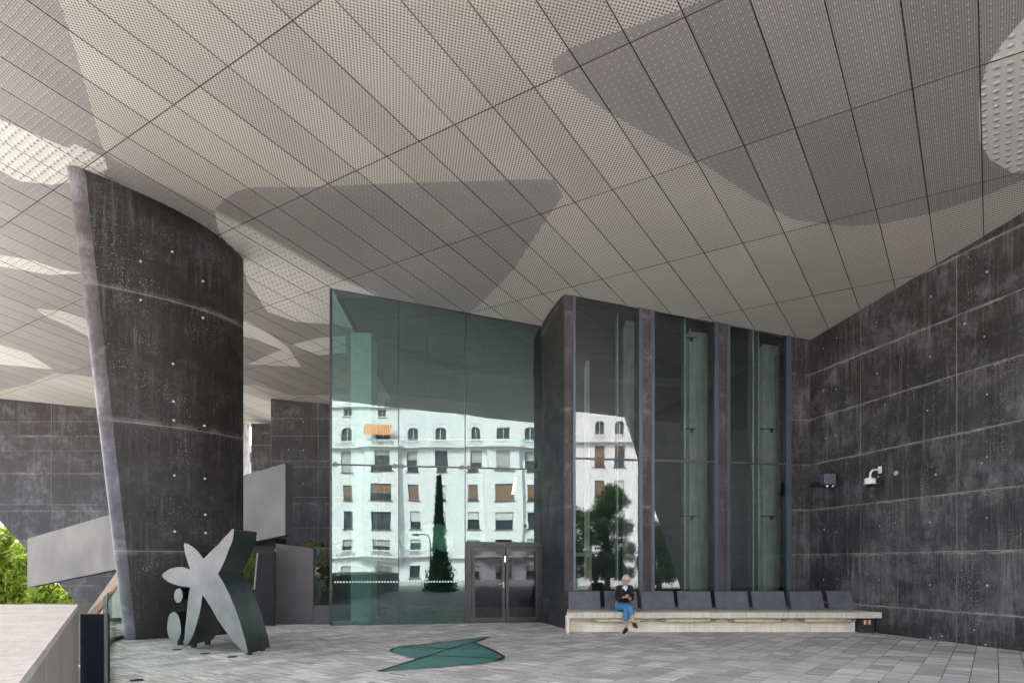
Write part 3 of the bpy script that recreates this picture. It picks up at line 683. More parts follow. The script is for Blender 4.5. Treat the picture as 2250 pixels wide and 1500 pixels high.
# ------------------------------------------------------------------ bench, backrests, tubes
BY, BZ = 14.95, .48
bench = thing('concrete_bench', 'long rough pale concrete bench with dark backrest plates where the person sits', 'bench', (4.6, 15.5, 0))
def benchx(D): return 7.53 + .2486 * (17.25 - D) / .9686 - .02
m = MB(); sl_ = [(1.20, BY), (benchx(BY), BY), (benchx(16.9), 16.9), (5.5, 16.82), (1.30, 16.08)]
m.ext([(x, y, BZ) for x, y in sl_], (0, 0, -.13)); m.build('seat_slab', M['benchtop'], bench, bev=.008)
m = MB(); m.box(1.24, 7.72, 15.36, 15.9, 0.01, BZ - .131); m.build('base', M['bench'], bench, bev=.004)
m = MB(); m.box(1.21, 1.25, BY + .02, 15.358, .01, BZ - .131); m.build('end_cheek', M['bench'], bench)
for k, (a, b) in enumerate(((1250, 1320), (1330, 1402), (1410.5, 1483), (1492, 1565), (1574.5, 1647), (1656, 1729), (1740, 1812.5), (1823, 1896.5))):
    D0 = 15.72; x0, x1 = (a - CXP) / FPX * D0, (b - CXP) / FPX * D0; D1 = 15.72 + .17
    f = [(x0, D0, BZ + .01), (x1, D0, BZ + .01), (x1, D1, .90), (x0, D1, .90)]
    m = MB(); m.ext(f, (0, .05, .012)); m.build('backrest', M['cushion'], bench, bev=.004)
for k, (a, b) in enumerate(((1299, 1418), (1450, 1571), (1602, 1726), (1756, 1880))):
    D = 15.16; x0, x1 = (a - CXP) / FPX * D, (b - CXP) / FPX * D; z = 1.52 - 121.5 / 1500 * D
    L = thing('tube_light', ['leftmost unlit tube light under the bench, behind the person\'s legs', 'second unlit tube light under the bench from its left end', 'third unlit tube light under the bench from its left end', 'rightmost unlit tube light under the bench, beside the electrical box'][k], 'light', (x0, D, z), 'tube lights under the bench')
    MB().tube([(x0 + .12, D, z), (x1 - .12, D, z)], .036, 12).build('tube', M['tubeglass'], L, smooth=True)
    for xx, sg_ in ((x0, 1), (x1, -1)):
        m = MB(); m.tube([(xx, D, z), (xx + sg_ * .045, D, z)], .032, 10); m.tube([(xx + sg_ * .07, D, z), (xx + sg_ * .119, D, z)], .040, 10); m.tube([(xx + sg_ * .045, D, z), (xx + sg_ * .07, D, z)], .018, 8); m.build('end_cap', M['silver'], L)
        m = MB(); m.box(xx + sg_ * .1 - .018, xx + sg_ * .1 + .018, D - .01, D + .01, z + .03, BZ - .131); m.build('bracket', M['silver'], L)
    if k < 3:
        a2 = (1450, 1602, 1756)[k]; x2 = (a2 - CXP) / FPX * D
        MB().tube([(x1, D, z), (x1 + .08, D, z + .04), ((x1 + x2) / 2, D, z + .055), (x2 - .08, D, z + .04), (x2 - .005, D, z)], .006, 6).build('cable', M['black'], L)
p = px(1916, 1372, 15.0)
eb = thing('electrical_box', 'small black electrical niche with red and cream labels at the right end of the bench', 'box', (p.x, 15.2, 0))
m = MB(); m.box(7.74, 8.02, 15.1, 15.4, .01, .335); m.build('housing', M['black'], eb, bev=.005)
m = MB(); m.box(7.76, 7.94, 15.085, 15.0985, .19, .31); m.build('socket_plate', M['ssteel'], eb)
MB().box(7.775, 7.815, 15.08, 15.0845, .205, .295).build('label_plate', M['label'], eb); MB().box(7.88, 7.92, 15.08, 15.0845, .205, .295).build('label_plate', M['label'], eb)
m = MB(); m.box(7.825, 7.87, 15.078, 15.0845, .20, .30); m.build('switch', M['red'], eb)
# ------------------------------------------------------------------ things on the right wall
def rwp(t_, z, out=0.): return CORNER + RW * t_ + RN * (out + .024) + Vector((0, 0, z))
def face_box(mb, c, ax, ay, az, a, b, d, mi=0): mb.box(-a, a, -b, b, -d, d, mi, lambda x, y, z: c + ax * x + ay * y + az * z)
UP = Vector((0, 0, 1))
pj = thing('wall_projector', 'square dark wall-mounted fixture with two small round lights beside the corner', 'fixture', rwp(.75, 3.5, .0))
c = rwp(.95, 3.55, .22); m = MB(); face_box(m, c, Vector((1, 0, 0)), Vector((0, 1, 0)), UP, .14, .11, .125); m.build('housing', M['steel'], pj, bev=.01)
c2 = rwp(.4, 3.50, .1); m = MB(); face_box(m, c2, RW, RN, UP, .17, .05, .05); m.build('junction_box', M['black'], pj, bev=.01)
m = MB(); m.tube([c2, c], .025); m.build('bracket', M['black'], pj)
for dx in (-.06, .075):
    q = c + Vector((dx, -.06, -.155)); m = MB(); m.tube([q + Vector((0, .05, 0)), q + Vector((0, -.03, -.01))], .048, 12); s_o = m.build('spotlight', M['black'], pj)
    m = MB(); m.tube([q + Vector((0, -.031, -.01)), q + Vector((0, -.036, -.01))], .022, 12); m.build('lens', M['lens'], s_o)
dc = thing('dome_camera', 'white dome security camera on a curved arm fixed to the right concrete wall', 'camera', rwp(2.33, 3.55, 0))
m = MB(); face_box(m, rwp(2.33, 3.6, .012), RW, RN, UP, .045, .012, .075); m.build('wall_plate', M['white'], dc, bev=.004)
a_ = rwp(2.33, 3.60, .02); b_ = a_ + RN * .22
m = MB(); m.tube([a_, a_ + RN * .12, a_ + RN * .19 + UP * -.02, a_ + RN * .235 + UP * -.07, a_ + RN * .25 + UP * -.17], .021, 10); m.build('arm', M['white'], dc, smooth=True)
q = a_ + RN * .25 + UP * -.17
m = MB(); m.tube([q, q + UP * -.015, q + UP * -.02, q + UP * -.04, q + UP * -.13, q + UP * -.135, q + UP * -.15], [.03, .04, .09, .112, .115, .128, .128], 20); m.build('housing', M['white'], dc, smooth=False)
MB().ball(q + UP * -.15, .075, 16, 6, z0=0., z1=-.999).build('dome', M['black'], dc, smooth=True)
m = MB(); c = rwp(2.78, 3.47, .01); m.tube([c - RN * .01, c + RN * .02], .05, 14); tag(m.build('cable_gland', M['tie']), 'small round pale cap on the wall just right of the dome camera', 'wall cap')

# ------------------------------------------------------------------ big leaning column
colr = thing('concrete_column', 'massive leaning blade-shaped dark concrete column left of the sculpture', 'column', (-7, 14.8, 0))
def section(z, ins=0.):
    k = z / 9.2
    nose = Vector((-7.66 - .80 * k, 13.86 - .46 * k))
    Yr = 15.15 + .87 * k; tail = Vector((-.3935 * Yr, Yr)); d = (tail - nose)
    nrm = Vector((d.y, -d.x)).normalized(); d = d - d.normalized() * ins
    bul = .10 + .36 * k; th_ = .55 + .35 * k; nr = .19 + .02 * k - ins; te = .03
    n_ = 14; pts = []; back = []; arc = []
    for i in range(n_ + 1):
        f = i / n_; pts.append(nose + d * f + nrm * (nr * (1 - f) + te * f * 0 + (bul) * 4 * f * (1 - f) * (.6 + .55 * f)))
    for i in range(n_ + 1):
        f = 1 - i / n_; back.append(nose + d * f - nrm * (nr * (1 - f) + (te + .05) * f + th_ * 2 * f * (1 - f) - ins))
    A0 = math.atan2(nrm.y, nrm.x)
    for i in range(1, 8):
        a_ = A0 - math.pi + math.pi * i / 8; arc.append(nose + Vector((math.cos(a_), math.sin(a_))) * nr)
    return pts, back, arc
cz = [0.0, 1.795, 4.37, 7.0, 9.6]
for k in range(4):
    rows = []
    steps = 5; za, zb = cz[k] + (.006 if k else 0), cz[k + 1] - .006
    for j in range(steps + 1):
        z = za + (zb - za) * j / steps; f_, b_, a_ = section(z); rows.append([(p.x, p.y, min(z, ceilz(p.x, p.y) + .03)) for p in f_ + b_ + a_])
    m = MB(); n_ = len(rows[0])
    for j in range(steps):
        for i in range(n_):
            q = [rows[j][i], rows[j][(i + 1) % n_], rows[j + 1][(i + 1) % n_], rows[j + 1][i]]
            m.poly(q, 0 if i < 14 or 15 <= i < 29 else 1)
    o = m.build('concrete_lift', [M['col'], M['colnose']], colr, smooth=True)
rows = []
for j in range(9):
    z = 9.3 * j / 8; f_, b_, a_ = section(z, .02); rows.append([(p.x, p.y, z) for p in f_ + b_ + a_])
m = MB()
for j in range(8):
    for i in range(len(rows[0])): m.poly([rows[j][i], rows[j][(i + 1) % len(rows[0])], rows[j + 1][(i + 1) % len(rows[0])], rows[j + 1][i]])
m.build('core', M['joint'], colr)
tm = MB()
for X, Yp in ((378, 553), (446, 618), (309, 574), (309, 659), (446, 698), (380, 799), (382, 923), (449, 935), (381, 882), (383, 1044), (450, 1051), (451, 1130), (384, 1167), (452, 1170)):
    r_ = (X - CXP) / FPX; D = 14.5
    for it in range(6):
        f_, _, _ = section(EYE + (HYP - Yp) / FPX * D)
        for i in range(14):
            pa_, pb_ = f_[i].x / f_[i].y, f_[i + 1].x / f_[i + 1].y
            if pa_ <= r_ <= pb_: q_ = (r_ - pa_) / (pb_ - pa_); D = f_[i].y + (f_[i + 1].y - f_[i].y) * q_; break
    p = px(X, Yp, D - .02)
    tm.poly([p + Vector((math.cos(a * math.pi / 5), .3 * math.cos(a * math.pi / 5), math.sin(a * math.pi / 5))) * .025 for a in range(10)])
tm.build('tie_plugs', M['tie'], colr, recalc=False)['kind'] = 'stuff'

# ------------------------------------------------------------------ walls at the back left
def quadwall(name, label, pts, D, thick, xs, ys, mat, cat='wall', ties=()):
    """pts convex outline given as pixel columns/rows at distance D (a frontal wall)"""
    o = [px(a, b, D) for a, b in pts]; ol = [(p.x, p.z) for p in o]
    gx = [(x - CXP) / FPX * D for x in xs]; gz = sorted([EYE + (HYP - y) / FPX * D for y in ys])
    return wall_thing(name, label, (0, D, 0), (1, 0, 0), (0, -1, 0), thick, ol, gx, gz, mat, ties=[((a - CXP) / FPX * D, EYE + (HYP - b) / FPX * D) for a, b in ties])
quadwall('far_concrete_wall', 'far dark concrete wall with a slanting lower edge, left of the column', [(-262, 868), (535, 868), (535, 1352), (196, 1352)], 29.6, .7, [-262, -115, 113, 341, 535], [868, 926, 990, 1108, 1187, 1265, 1352], M['farwall'])
quadwall('rear_concrete_wall', 'dark concrete wall behind, left of the green glass and above the low cladding', [(595, 868), (900, 868), (900, 1335), (595, 1335)], 26., .5, [595, 699, 800, 900], [868, 958, 1025, 1092, 1159, 1335], M['farwall'], ties=((634, 926), (667, 927), (634, 988), (667, 989), (634, 1062), (667, 1062), (634, 1123), (667, 1124), (667, 1197)))
quadwall('narrow_concrete_wall', 'narrow dark concrete wall between the bright slot and the rear wall', [(552, 930), (602, 930), (602, 1340), (552, 1340)], 28.9, .6, [552, 602], [930, 978, 1050, 1120, 1340], M['farwall'])
m = MB(); m.box(-17.5, -17.2, 45, 60, -2, 4.6)
ob = thing('distant_office', 'distant pale blue-grey office block seen through the narrow slot beside the column', 'building', (-19, 50, -2))
m = MB(); m.box(-24, -16, 50, 58, -2, 10.3); m.build('wall', plain('office_blue_grey', (.30, .34, .38), .5), ob)
m = MB()
for k in range(6): m.box(-24, -16, 49.85, 49.99, .5 + 1.7 * k, 1.2 + 1.7 * k)
m.build('window_band', M['pane'], ob)
# stair parapet beam passing behind the column
m = MB(); A_, B_ = 25.1, 17.0
f = [px(60, 1290, A_), px(627, 1175, B_), px(627, 1017, B_), px(60, 1183, A_)]
m.ext(f, Vector((.577, .817, 0)) * .22); m2 = m
single(m, 'stair_parapet', M['ramp'], 'long smooth grey slanting stair parapet passing behind the big column', 'parapet', (-10, 20, 0), bev=.006)
m = MB(); f = [px(186, 1354, 19.), px(208, 1354, 19.), px(272, 1268, 18.), px(256, 1256, 18.)]; m.ext(f, (.3, .5, 0)); single(m, 'stair_strut', M['strut'], 'tan slanting concrete stair string under the grey parapet', 'stair', (f[0].x, 19, 0))
m = MB(); f = [px(212, 1356, 18.8), px(280, 1356, 18.2), px(280, 1262, 17.9), px(268, 1275, 18.)]; m.ext(f, (.3, .5, 0)); single(m, 'stair_flank', M['parapet'], 'grey concrete triangle beneath the tan stair string', 'stair', (f[0].x, 18.8, 0))
# dark recess under the parapet right of the column
m = MB(); f = [px(540, 1212, 19.5), px(604, 1212, 19.5), px(604, 1180, 19.5), px(540, 1180, 19.5)]; m.ext(f, (0, 1, 0)); single(m, 'stair_underside', M['dsteel'], 'black underside of the stair seen right of the column below the parapet', 'stair', (f[0].x, 19.5, 2))
# black leaf with a narrow glass slit
bl = thing('black_gate_panel', 'tall black cladding panel with a glazed slit behind the sculpture', 'panel', px(580, 1375, 16.9))
D = 16.9; f = [px(559, 1376, D), px(603, 1376, D), px(603, 1210, D), px(565, 1216, D), px(559, 1295, D)]; MB().ext(f, (0, .12, 0)).build('plate', M['ssteel'] if False else M['dsteel'], bl)
f = [px(536, 1376, D), px(558.6, 1376, D), px(558.6, 1295, D), px(536, 1295, D)]; MB().ext(f, (0, .12, 0)).build('lower_plate', M['dsteel'], bl)
f = [px(538, 1294, D), px(557, 1294, D), px(564, 1216, D), px(545, 1220, D)]; MB().poly(f).build('glass_slit', M['railglass'], bl, recalc=False)
f = [px(557, 1294, D - .02), px(560, 1294, D - .02), px(567, 1214, D - .02), px(564, 1214, D - .02)]; MB().ext(f, (0, .02, 0)).build('edge_trim', M['silver'], bl)
# low satin cladding with triangular window
lc = thing('low_cladding_wall', 'low dark satin clad wall with a corner window, left of the green glass', 'wall', px(668, 1372, 17.3))
D = 17.3
def Pq(L, Dd=D): return [px(a, b, Dd) for a, b in L]
MB().ext(Pq([(606, 1372), (688, 1372), (688, 1204), (606, 1193)]), (0, .25, 0)).build('cladding_panel', M['ssteel'], lc, bev=.004)
MB().ext(Pq([(688.6, 1372), (726, 1372), (726, 1329), (688.6, 1329)]), (0, .25, 0)).build('cladding_panel', M['ssteel'], lc, bev=.004)
MB().poly(Pq([(688.6, 1329), (726, 1329), (726, 1206), (688.6, 1204)], D + .1)).build('glass_pane', M['railglass'], lc, recalc=False)
MB().ext(Pq([(689, 1328), (689, 1256), (726, 1328)], D + .14), (0, .05, 0)).build('slanting_plate', M['dsteel'], lc)
MB().ext(Pq([(688.6, 1204), (726, 1207), (726, 1203), (688.6, 1200)]), (0, .1, 0)).build('top_trim', M['dsteel'], lc)
MB().ext(Pq([(603.5, 1376), (605.6, 1376), (605.6, 1205), (603.5, 1205)], 17.2), (0, .05, 0)).build('edge_trim', M['parapet'], lc)
MB().ext(Pq([(689, 1240), (706, 1206), (689, 1206)], D + .16), (0, .05, 0)).build('slanting_plate', M['dsteel'], lc)

# ------------------------------------------------------------------ glass balustrade, navy plate, parapet at the left
bal = thing('glass_balustrade', 'curved frameless glass balustrade on a dark rail beside the column foot', 'balustrade', (-7.0, 12, 0))
cur = [(-5.16, 8.77), (-6.0, 10.1), (-6.6, 11.1), (-7.08, 12.0), (-7.5, 12.75), (-7.85, 13.5), (-7.92, 14.1)]
cur = [(x - .05, y) for x, y in cur]
for k in range(len(cur) - 1):
    a, b = Vector((*cur[k], 0)), Vector((*cur[k + 1], 0)); d = (b - a).normalized() * .012
    m = MB(); m.poly([a + d + UP * .06, b - d + UP * .06, b - d + UP * 1.0, a + d + UP * 1.0]); m.build('glass_pane', M['railglass'], bal, recalc=False)
MB().tube([(x, y, .04) for x, y in cur], .05, 6).build('base_rail', M['dsteel'], bal)
for k in (3,):
    x, y = cur[k]; m = MB(); m.box(x - .022, x + .022, y - .03, y + .03, 0, 1.02); m.build('post', M['silver'] if k else M['dsteel'], bal)
m = MB(); m.poly(Pq([(175, 1500 + 120), (238, 1620), (238, 1348), (175, 1348)], 7.3)); f = Pq([(176, 1630), (238, 1630), (238, 1348), (176, 1348)], 7.3)
single(MB().ext(f, (0, .03, 0)), 'navy_plate', M['navy'], 'upright dark navy metal plate between the parapet and the glass balustrade', 'plate', (f[0].x, 7.3, f[0].z), bev=.003)
m = MB(); m.box(-4.315, -4.295, 7.22, 7.25, -.6, 1.03); single(m, 'plate_post', M['silver'], 'slim pale post on the right edge of the navy plate', 'post', (-4.31, 7.25, -.6))
pa = thing('concrete_parapet', 'broad pale concrete parapet with pinkish top in the left foreground', 'parapet', (-4, 4, 0))
run = [(1.4, -6.5), (-.55, -1.2), (-1.05, .85), (-1.75, 2.42), (-4.6, 7.24)]
wdt = 2.2
lft = [(-2.0, -8.2), (-3.2, -1.5), (-4.6, 1.2), (-6.6, 3), (-11.5, 7.24)]
m = MB()
for k in range(len(run) - 1):
    nn_ = 1
    a, b, c, d = run[k], run[k + 1], lft[k + 1], lft[k]
    m.prism([(*a, 1.05), (*b, 1.05), (*c, 1.05), (*d, 1.05)], [(*a, -2), (*b, -2), (*c, -2), (*d, -2)])
m.build('body', M['parapet'], pa)
m = MB()
for k in range(len(run) - 1):
    a, b, c, d = run[k], run[k + 1], lft[k + 1], lft[k]; m.poly([(*a, 1.10), (*b, 1.10), (*c, 1.10), (*d, 1.10)]); m.poly([(*a, 1.052), (*b, 1.052), (*b, 1.10), (*a, 1.10)])
m.poly([(*run[-1], 1.052), (*lft[-1], 1.052), (*lft[-1], 1.10), (*run[-1], 1.10)])
m.build('coping', M['coping'], pa)

# ------------------------------------------------------------------ floor inlay and floor studs
inl = thing('floor_inlay', 'flat green zigzag glass inlay set in the paving between sculpture and bench', 'floor inlay', (0, 11.5, 0))
def flo(cx_, cy_): X, Yp = 820 + cx_ / 7.03, 1380 + cy_ / 7.03; D = FPX * EYE / (Yp - HYP); return Vector(((X - CXP) / FPX * D, D, .026))
pcs = [[(310, 330), (440, 300), (800, 262), (1200, 215), (1790, 148), (1545, 228), (1185, 333), (440, 303)],
       [(262, 370), (275, 350), (310, 330), (370, 311), (430, 305), (1165, 339), (860, 437), (700, 483), (440, 430), (320, 400), (275, 385)],
       [(890, 432), (1185, 341), (1545, 236), (1850, 362), (1960, 415), (2005, 450), (2010, 465), (1960, 487)],
       [(90, 685), (700, 490), (870, 443), (1950, 491), (1880, 520), (1700, 552), (1100, 608), (600, 645)]]
pcs[0] = [(455, 299), (800, 262), (1200, 215), (1790, 148), (1545, 228), (1190, 330)]
for q in pcs: 
    c = [flo(*p) for p in q]; m = MB(); m.poly(c); m.build('glass_plate', M['inlay'], inl, recalc=False)
m = MB()
for ch in ([(85, 687), (860, 441), (1185, 336), (1545, 231), (1795, 147)], [(435, 303), (1180, 336)], [(870, 441), (1975, 489)], [(262, 372), (310, 331), (440, 301), (800, 261), (1795, 147)], [(1545, 231), (1850, 360), (2008, 450), (2012, 465), (1985, 490), (1900, 520)]):
    for k in range(len(ch) - 1):
        a, b = flo(*ch[k]), flo(*ch[k + 1]); d = (b - a).normalized(); s_ = Vector((-d.y, d.x, 0)) * .030
        z_ = Vector((0, 0, .004)); m.poly([a - s_ + z_, b - s_ + z_, b + s_ + z_, a + s_ + z_])
m.build('edge_strip', M['inlayf'], inl, recalc=False)
for k, (X, Yp) in enumerate(((388, 1428), (449, 1437), (510, 1444), (300, 1496))):
    D = FPX * EYE / (Yp - HYP); x = (X - CXP) / FPX * D; m = MB(); m.tube([(x, D, .006), (x, D, .024)], [.085, .08], 16); 
    single(m, 'floor_stud', M['dsteel'], ['flat round dark floor stud under the sculpture\'s left leg', 'flat round dark floor stud in front of the sculpture\'s middle leg', 'flat round dark floor stud in front of the sculpture\'s right leg', 'flat round dark floor stud at the bottom left by the balustrade'][k], 'floor stud', (x, D, 0), 'studs in the paving')

# ------------------------------------------------------------------ star sculpture
st = thing('star_sculpture', 'large grey star-shaped metal sculpture with two dots and deep black sides', 'sculpture', (-5.1, 12.1, 0))
def sp_(cx_, cy_):
    X, Yp = 340 + cx_ / 4.6875, 1140 + cy_ / 4.6875; r_ = (X - CXP) / FPX; Y_ = 9.935 / (1 + .3516 * r_); return Vector((r_ * Y_, Y_, EYE + (HYP - Yp) / FPX * Y_))
OUT = [(808, 100), (790, 108), (760, 145), (700, 205), (660, 255), (610, 300), (555, 355), (505, 405), (488, 395), (455, 345), (400, 290), (350, 258), (305, 245), (300, 280), (315, 360), (340, 440), (365, 517), (300, 497), (220, 493), (150, 512), (100, 545), (73, 575), (85, 605), (140, 645), (200, 670), (280, 690), (365, 700), (352, 760), (340, 860), (330, 960), (312, 1120), (305, 1230), (305, 1290), (312, 1312), (325, 1308), (360, 1255), (395, 1190), (430, 1080), (460, 970), (480, 860), (490, 778), (530, 830), (590, 925), (640, 1020), (700, 1110), (750, 1180), (820, 1270), (880, 1330), (945, 1390), (958, 1393), (957, 1365), (935, 1260), (905, 1160), (870, 1040), (820, 900), (770, 780), (710, 660), (652, 562), (680, 510), (720, 420), (760, 320), (800, 220), (812, 150), (815, 110)]
def refine(L, cx_=None):
    out = []
    for i in range(len(L)):
        a, b = L[i], L[(i + 1) % len(L)]; n_ = max(1, int(math.dist(a, b) / 40)); out += [(a[0] + (b[0] - a[0]) * k / n_ + (random.uniform(-1.3, 1.3)), a[1] + (b[1] - a[1]) * k / n_ + random.uniform(-1.3, 1.3)) for k in range(n_)]
    return out
DEP = Vector((0., 1.05, 0))
def solid(L, nm, dep=DEP, par=st):
    F_ = [sp_(*p) for p in L]
    m = MB(); m.prism([p + Vector((0, .012, 0)) for p in F_], [p + dep for p in F_]); b = m.build(nm + '_body', M['starside'], par)
    c = sum(F_, Vector()) / len(F_)
    m = MB(); m.prism(F_, [p + Vector((0, .0115, 0)) for p in F_], 0, 1); m.build(nm + '_face', [M['starface'], M['staredge']], par)
RO = refine(OUT)
solid(RO, 'star')
def ell(cx_, cy_, rx, ry, tilt=0., n_=28): return [(cx_ + rx * math.cos(a) * (1 + .03 * math.sin(5 * a)) - ry * math.sin(a) * math.sin(tilt), cy_ + ry * math.sin(a) + rx * math.cos(a) * math.sin(tilt)) for a in (2 * math.pi * k / n_ for k in range(n_))]
solid(ell(243, 786, 43, 74, .05), 'small_dot'); solid(ell(198, 1112, 70, 158, -.04), 'large_dot')
for cx_, cy_, dz in ((262, 1300, 0), (400, 1322, 0), (545, 1296, 0), (975, 1402, 1), (1110, 1364, 1)):
    X, Yp = 340 + cx_ / 4.6875, 1140 + cy_ / 4.6875; D = FPX * EYE / (Yp - HYP); x = (X - CXP) / FPX * D
    m = MB(); m.tube([(x, D, .012), (x, D, .05 if dz else .18)], .055 if not dz else .045, 12); m.build('foot', M['starside'], st)

# ------------------------------------------------------------------ greenery
def blades(n, fn, size, asp=.25, droop=.4):
    mb = MB(); tones = []
    for _ in range(n):
        c, tn = fn(); d = Vector((random.gauss(0, 1), random.gauss(0, 1), random.gauss(-droop, .8))).normalized(); w_ = d.orthogonal().normalized(); w_ = (Matrix.Rotation(random.random() * 6.28, 3, d) @ w_) * size * asp * random.uniform(.7, 1.3)
        l_ = d * size * random.uniform(.6, 1.3); mb.poly([c, c + l_ * .5 + w_, c + l_, c + l_ * .5 - w_]); tones.append(max(0, min(1, tn + random.gauss(0, .15))))
    return mb, tones
def leafbuild(mb, tones, name, mat, parent):
    o = mb.build(name, mat, parent, recalc=False); a = o.data.attributes.new('tone', 'FLOAT', 'FACE'); a.data.foreach_set('value', tones); return o
def clumps(n, boxf): return [boxf() for _ in range(n)]
def bush(name, label, cat, base, clist, n, size, mat, stems=5, group=None, asp=.25, droop=.5):
    root = thing(name, label, cat, base, group)
    def f():
        c, r_ = random.choice(clist); v = Vector((random.gauss(0, 1), random.gauss(0, 1), random.gauss(0, 1))).normalized() * r_ * random.random() ** .4
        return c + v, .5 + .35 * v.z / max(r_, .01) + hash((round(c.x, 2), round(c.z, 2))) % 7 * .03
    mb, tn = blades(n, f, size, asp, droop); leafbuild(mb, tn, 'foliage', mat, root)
    b = Vector(base); m = MB()
    for k in range(stems):
        c, r_ = random.choice(clist); m.tube([b + Vector((random.uniform(-.3, .3), random.uniform(-.2, .2), 0)), (b + c) / 2 + Vector((random.uniform(-.2, .2), 0, .2)), c], [.07, .045, .015], 5)
    m.build('stem', M['bark'], root); return root
for k, (x0, x1, D, top) in enumerate(((-180, 20, 36., 1080), (-30, 90, 35., 1165), (60, 150, 34., 1265), (120, 215, 33.5, 1300))):
    cl = []
    for _ in range(75):
        X = random.uniform(x0, x1); tt = top + (X - x0) * .35 if k < 2 else top + random.uniform(-6, 12)
        Yp = random.uniform(tt, 1372); cl.append((px(X, Yp, D + random.uniform(-.8, 1.2)), random.uniform(.25, .55)))
    bush('bush', ['tall bright green willowy bush at the far left edge', 'bright yellow-green bush left of the grey stair parapet', 'low bright green bush under the left end of the stair parapet', 'small green bush beside the foot of the far slanting wall'][k], 'bush', ((x0 + x1 - 2250) / 2 / 1500 * D, D, -2), cl, 17000, .36, M['leafy'], 6, 'bushes beyond the parapet', .16, 1.)
cl = [(px(random.uniform(685, 735), random.uniform(1195, 1300), 21 + random.uniform(0, 1)), .35) for _ in range(16)]
bush('olive_bush', 'small olive-brown bush seen through the corner window of the low cladding', 'bush', px(710, 1350, 21), cl, 2500, .16, M['olive'])
cl = [(px(random.uniform(535, 570), random.uniform(1205, 1300), 24 + random.uniform(0, 1)), .35) for _ in range(12)]
bush('slit_bush', 'small green bush glimpsed through the glass slit behind the sculpture', 'bush', px(552, 1350, 24), cl, 1500, .2, M['leafy'])

# ------------------------------------------------------------------ the town behind the photographer (seen in the glass)
BA = 2 * TH; bx = Vector((math.cos(BA), math.sin(BA), 0)); by = Vector((-math.sin(BA), math.cos(BA), 0))
B0 = behind(1125, 1240, 75, G0); B0.z = 0
def bl(x, z, o=0.): return B0 + bx * x + by * o + Vector((0, 0, z))
def bcol(X, P0): # local x on the facade seen at pixel column X via the glazing plane P0
    r = Vector(((X - CXP) / FPX, 1, 0)); C0 = Vector((0, 0, 0)); k = (Vector((P0.x, P0.y, 0))).dot(GN) / r.dot(GN); h = r * k; d = r - GN * (2 * r.dot(GN)); kk = (B0 - h).dot(by) / d.dot(by); return (h + d * kk - B0).dot(bx)
def bz(Yp): return EYE + (HYP - Yp) / FPX * 75
apt = thing('apartment_block', 'white apartment block with arched top windows, behind the photographer, reflected in the glass', 'building', bl(0, -2))
cols = [(762, 11, 'n'), (842, 20, 'w'), (908, 11, 'n'), (972, 11, 'n'), (1042, 11, 'n'), (1107, 17, 'w'), (1168, 11, 'n')]
colx = [(bcol(c, G0), h * .05, k) for c, h, k in cols] + [(bcol(c, W0), .52, 'n') for c in (1318, 1362, 1420, 1480, 1540)]
colx += [(colx[0][0] - 3.4 * k, .55, 'n') for k in (1, 2)]
rows_ = [(954, 15), (1013, 22), (1082, 18), (1144, 19), (1201, 15), (1255, 13)]
holes = []; wins = []
for x, hw, kd in colx:
    for ri_, (yc, hh) in enumerate(rows_):
        z0, z1 = bz(yc + hh), bz(yc - hh)
        wins.append((x, hw, z0, z1, kd, ri_)); holes.append((x - hw, x + hw, z0, z1))
for x in (colx[0][0], colx[1][0], colx[0][0] - 3.4):
    wins.append((x, .5, bz(913), bz(885), 'n', 9)); holes.append((x - .5, x + .5, bz(913), bz(885)))
xmin, xmax = colx[-1][0] - 2.5, colx[11][0] + 3
ztop, ztow = bz(894), bz(860)
xt = (bcol(873, G0))
m = MB()
holed(m, [xmin, xt], [-2, ztow], [h for h in holes if h[1] < xt], lambda x, z, d: bl(x, z, -d), .35); holed(m, [xt, xmax], [-2, ztop], [h for h in holes if h[0] > xt], lambda x, z, d: bl(x, z, -d), .35)
m.box(xmin, xmax, -12, -.4, -2, ztop - .3, 0, lambda x, y, z: bl(x, z, y)); m.box(xmin, xt, -12, -.4, ztop - .3, ztow - .1, 0, lambda x, y, z: bl(x, z, y))
m.build('wall', M['render'], apt, recalc=False)
m = MB()
for a, b in ((xmin, xmax),): m.box(a, b, -.3, .35, ztop, ztop + .25, 0, lambda x, y, z: bl(x, z, y))
m.box(xmin, xt, -.3, .3, ztow, ztow + .3, 0, lambda x, y, z: bl(x, z, y)); m.build('cornice', M['render'], apt)
# projecting rounded bays, balcony bands
for xc, hw in ((colx[1][0], 1.9), (colx[5][0], 1.9)):
    mb_ = MB()
    hb = [h for h in holes if abs((h[0] + h[1]) / 2 - xc) < .1 and h[3] < bz(985)]
    holed(mb_, [xc - hw, xc + hw], [bz(1232), bz(985)], hb, lambda x, z, d: bl(x, z, .7 - d), .3)
    for sx in (-1, 1): mb_.poly([bl(xc + sx * hw, bz(1232), .7), bl(xc + sx * hw, bz(985), .7), bl(xc + sx * (hw + .35), bz(985), 0), bl(xc + sx * (hw + .35), bz(1232), 0)])
    mb_.poly([bl(xc - hw, bz(985), .7), bl(xc + hw, bz(985), .7), bl(xc + hw + .35, bz(985), 0), bl(xc - hw - .35, bz(985), 0)])
    mb_.build('bay', M['render'], apt, recalc=False)
def bow(x):
    o = .55
    for xc in (colx[1][0], colx[5][0]):
        d_ = abs(x - xc); o = max(o, 1.25 * max(0, min(1, (2.7 - d_) / .5)))
    return o
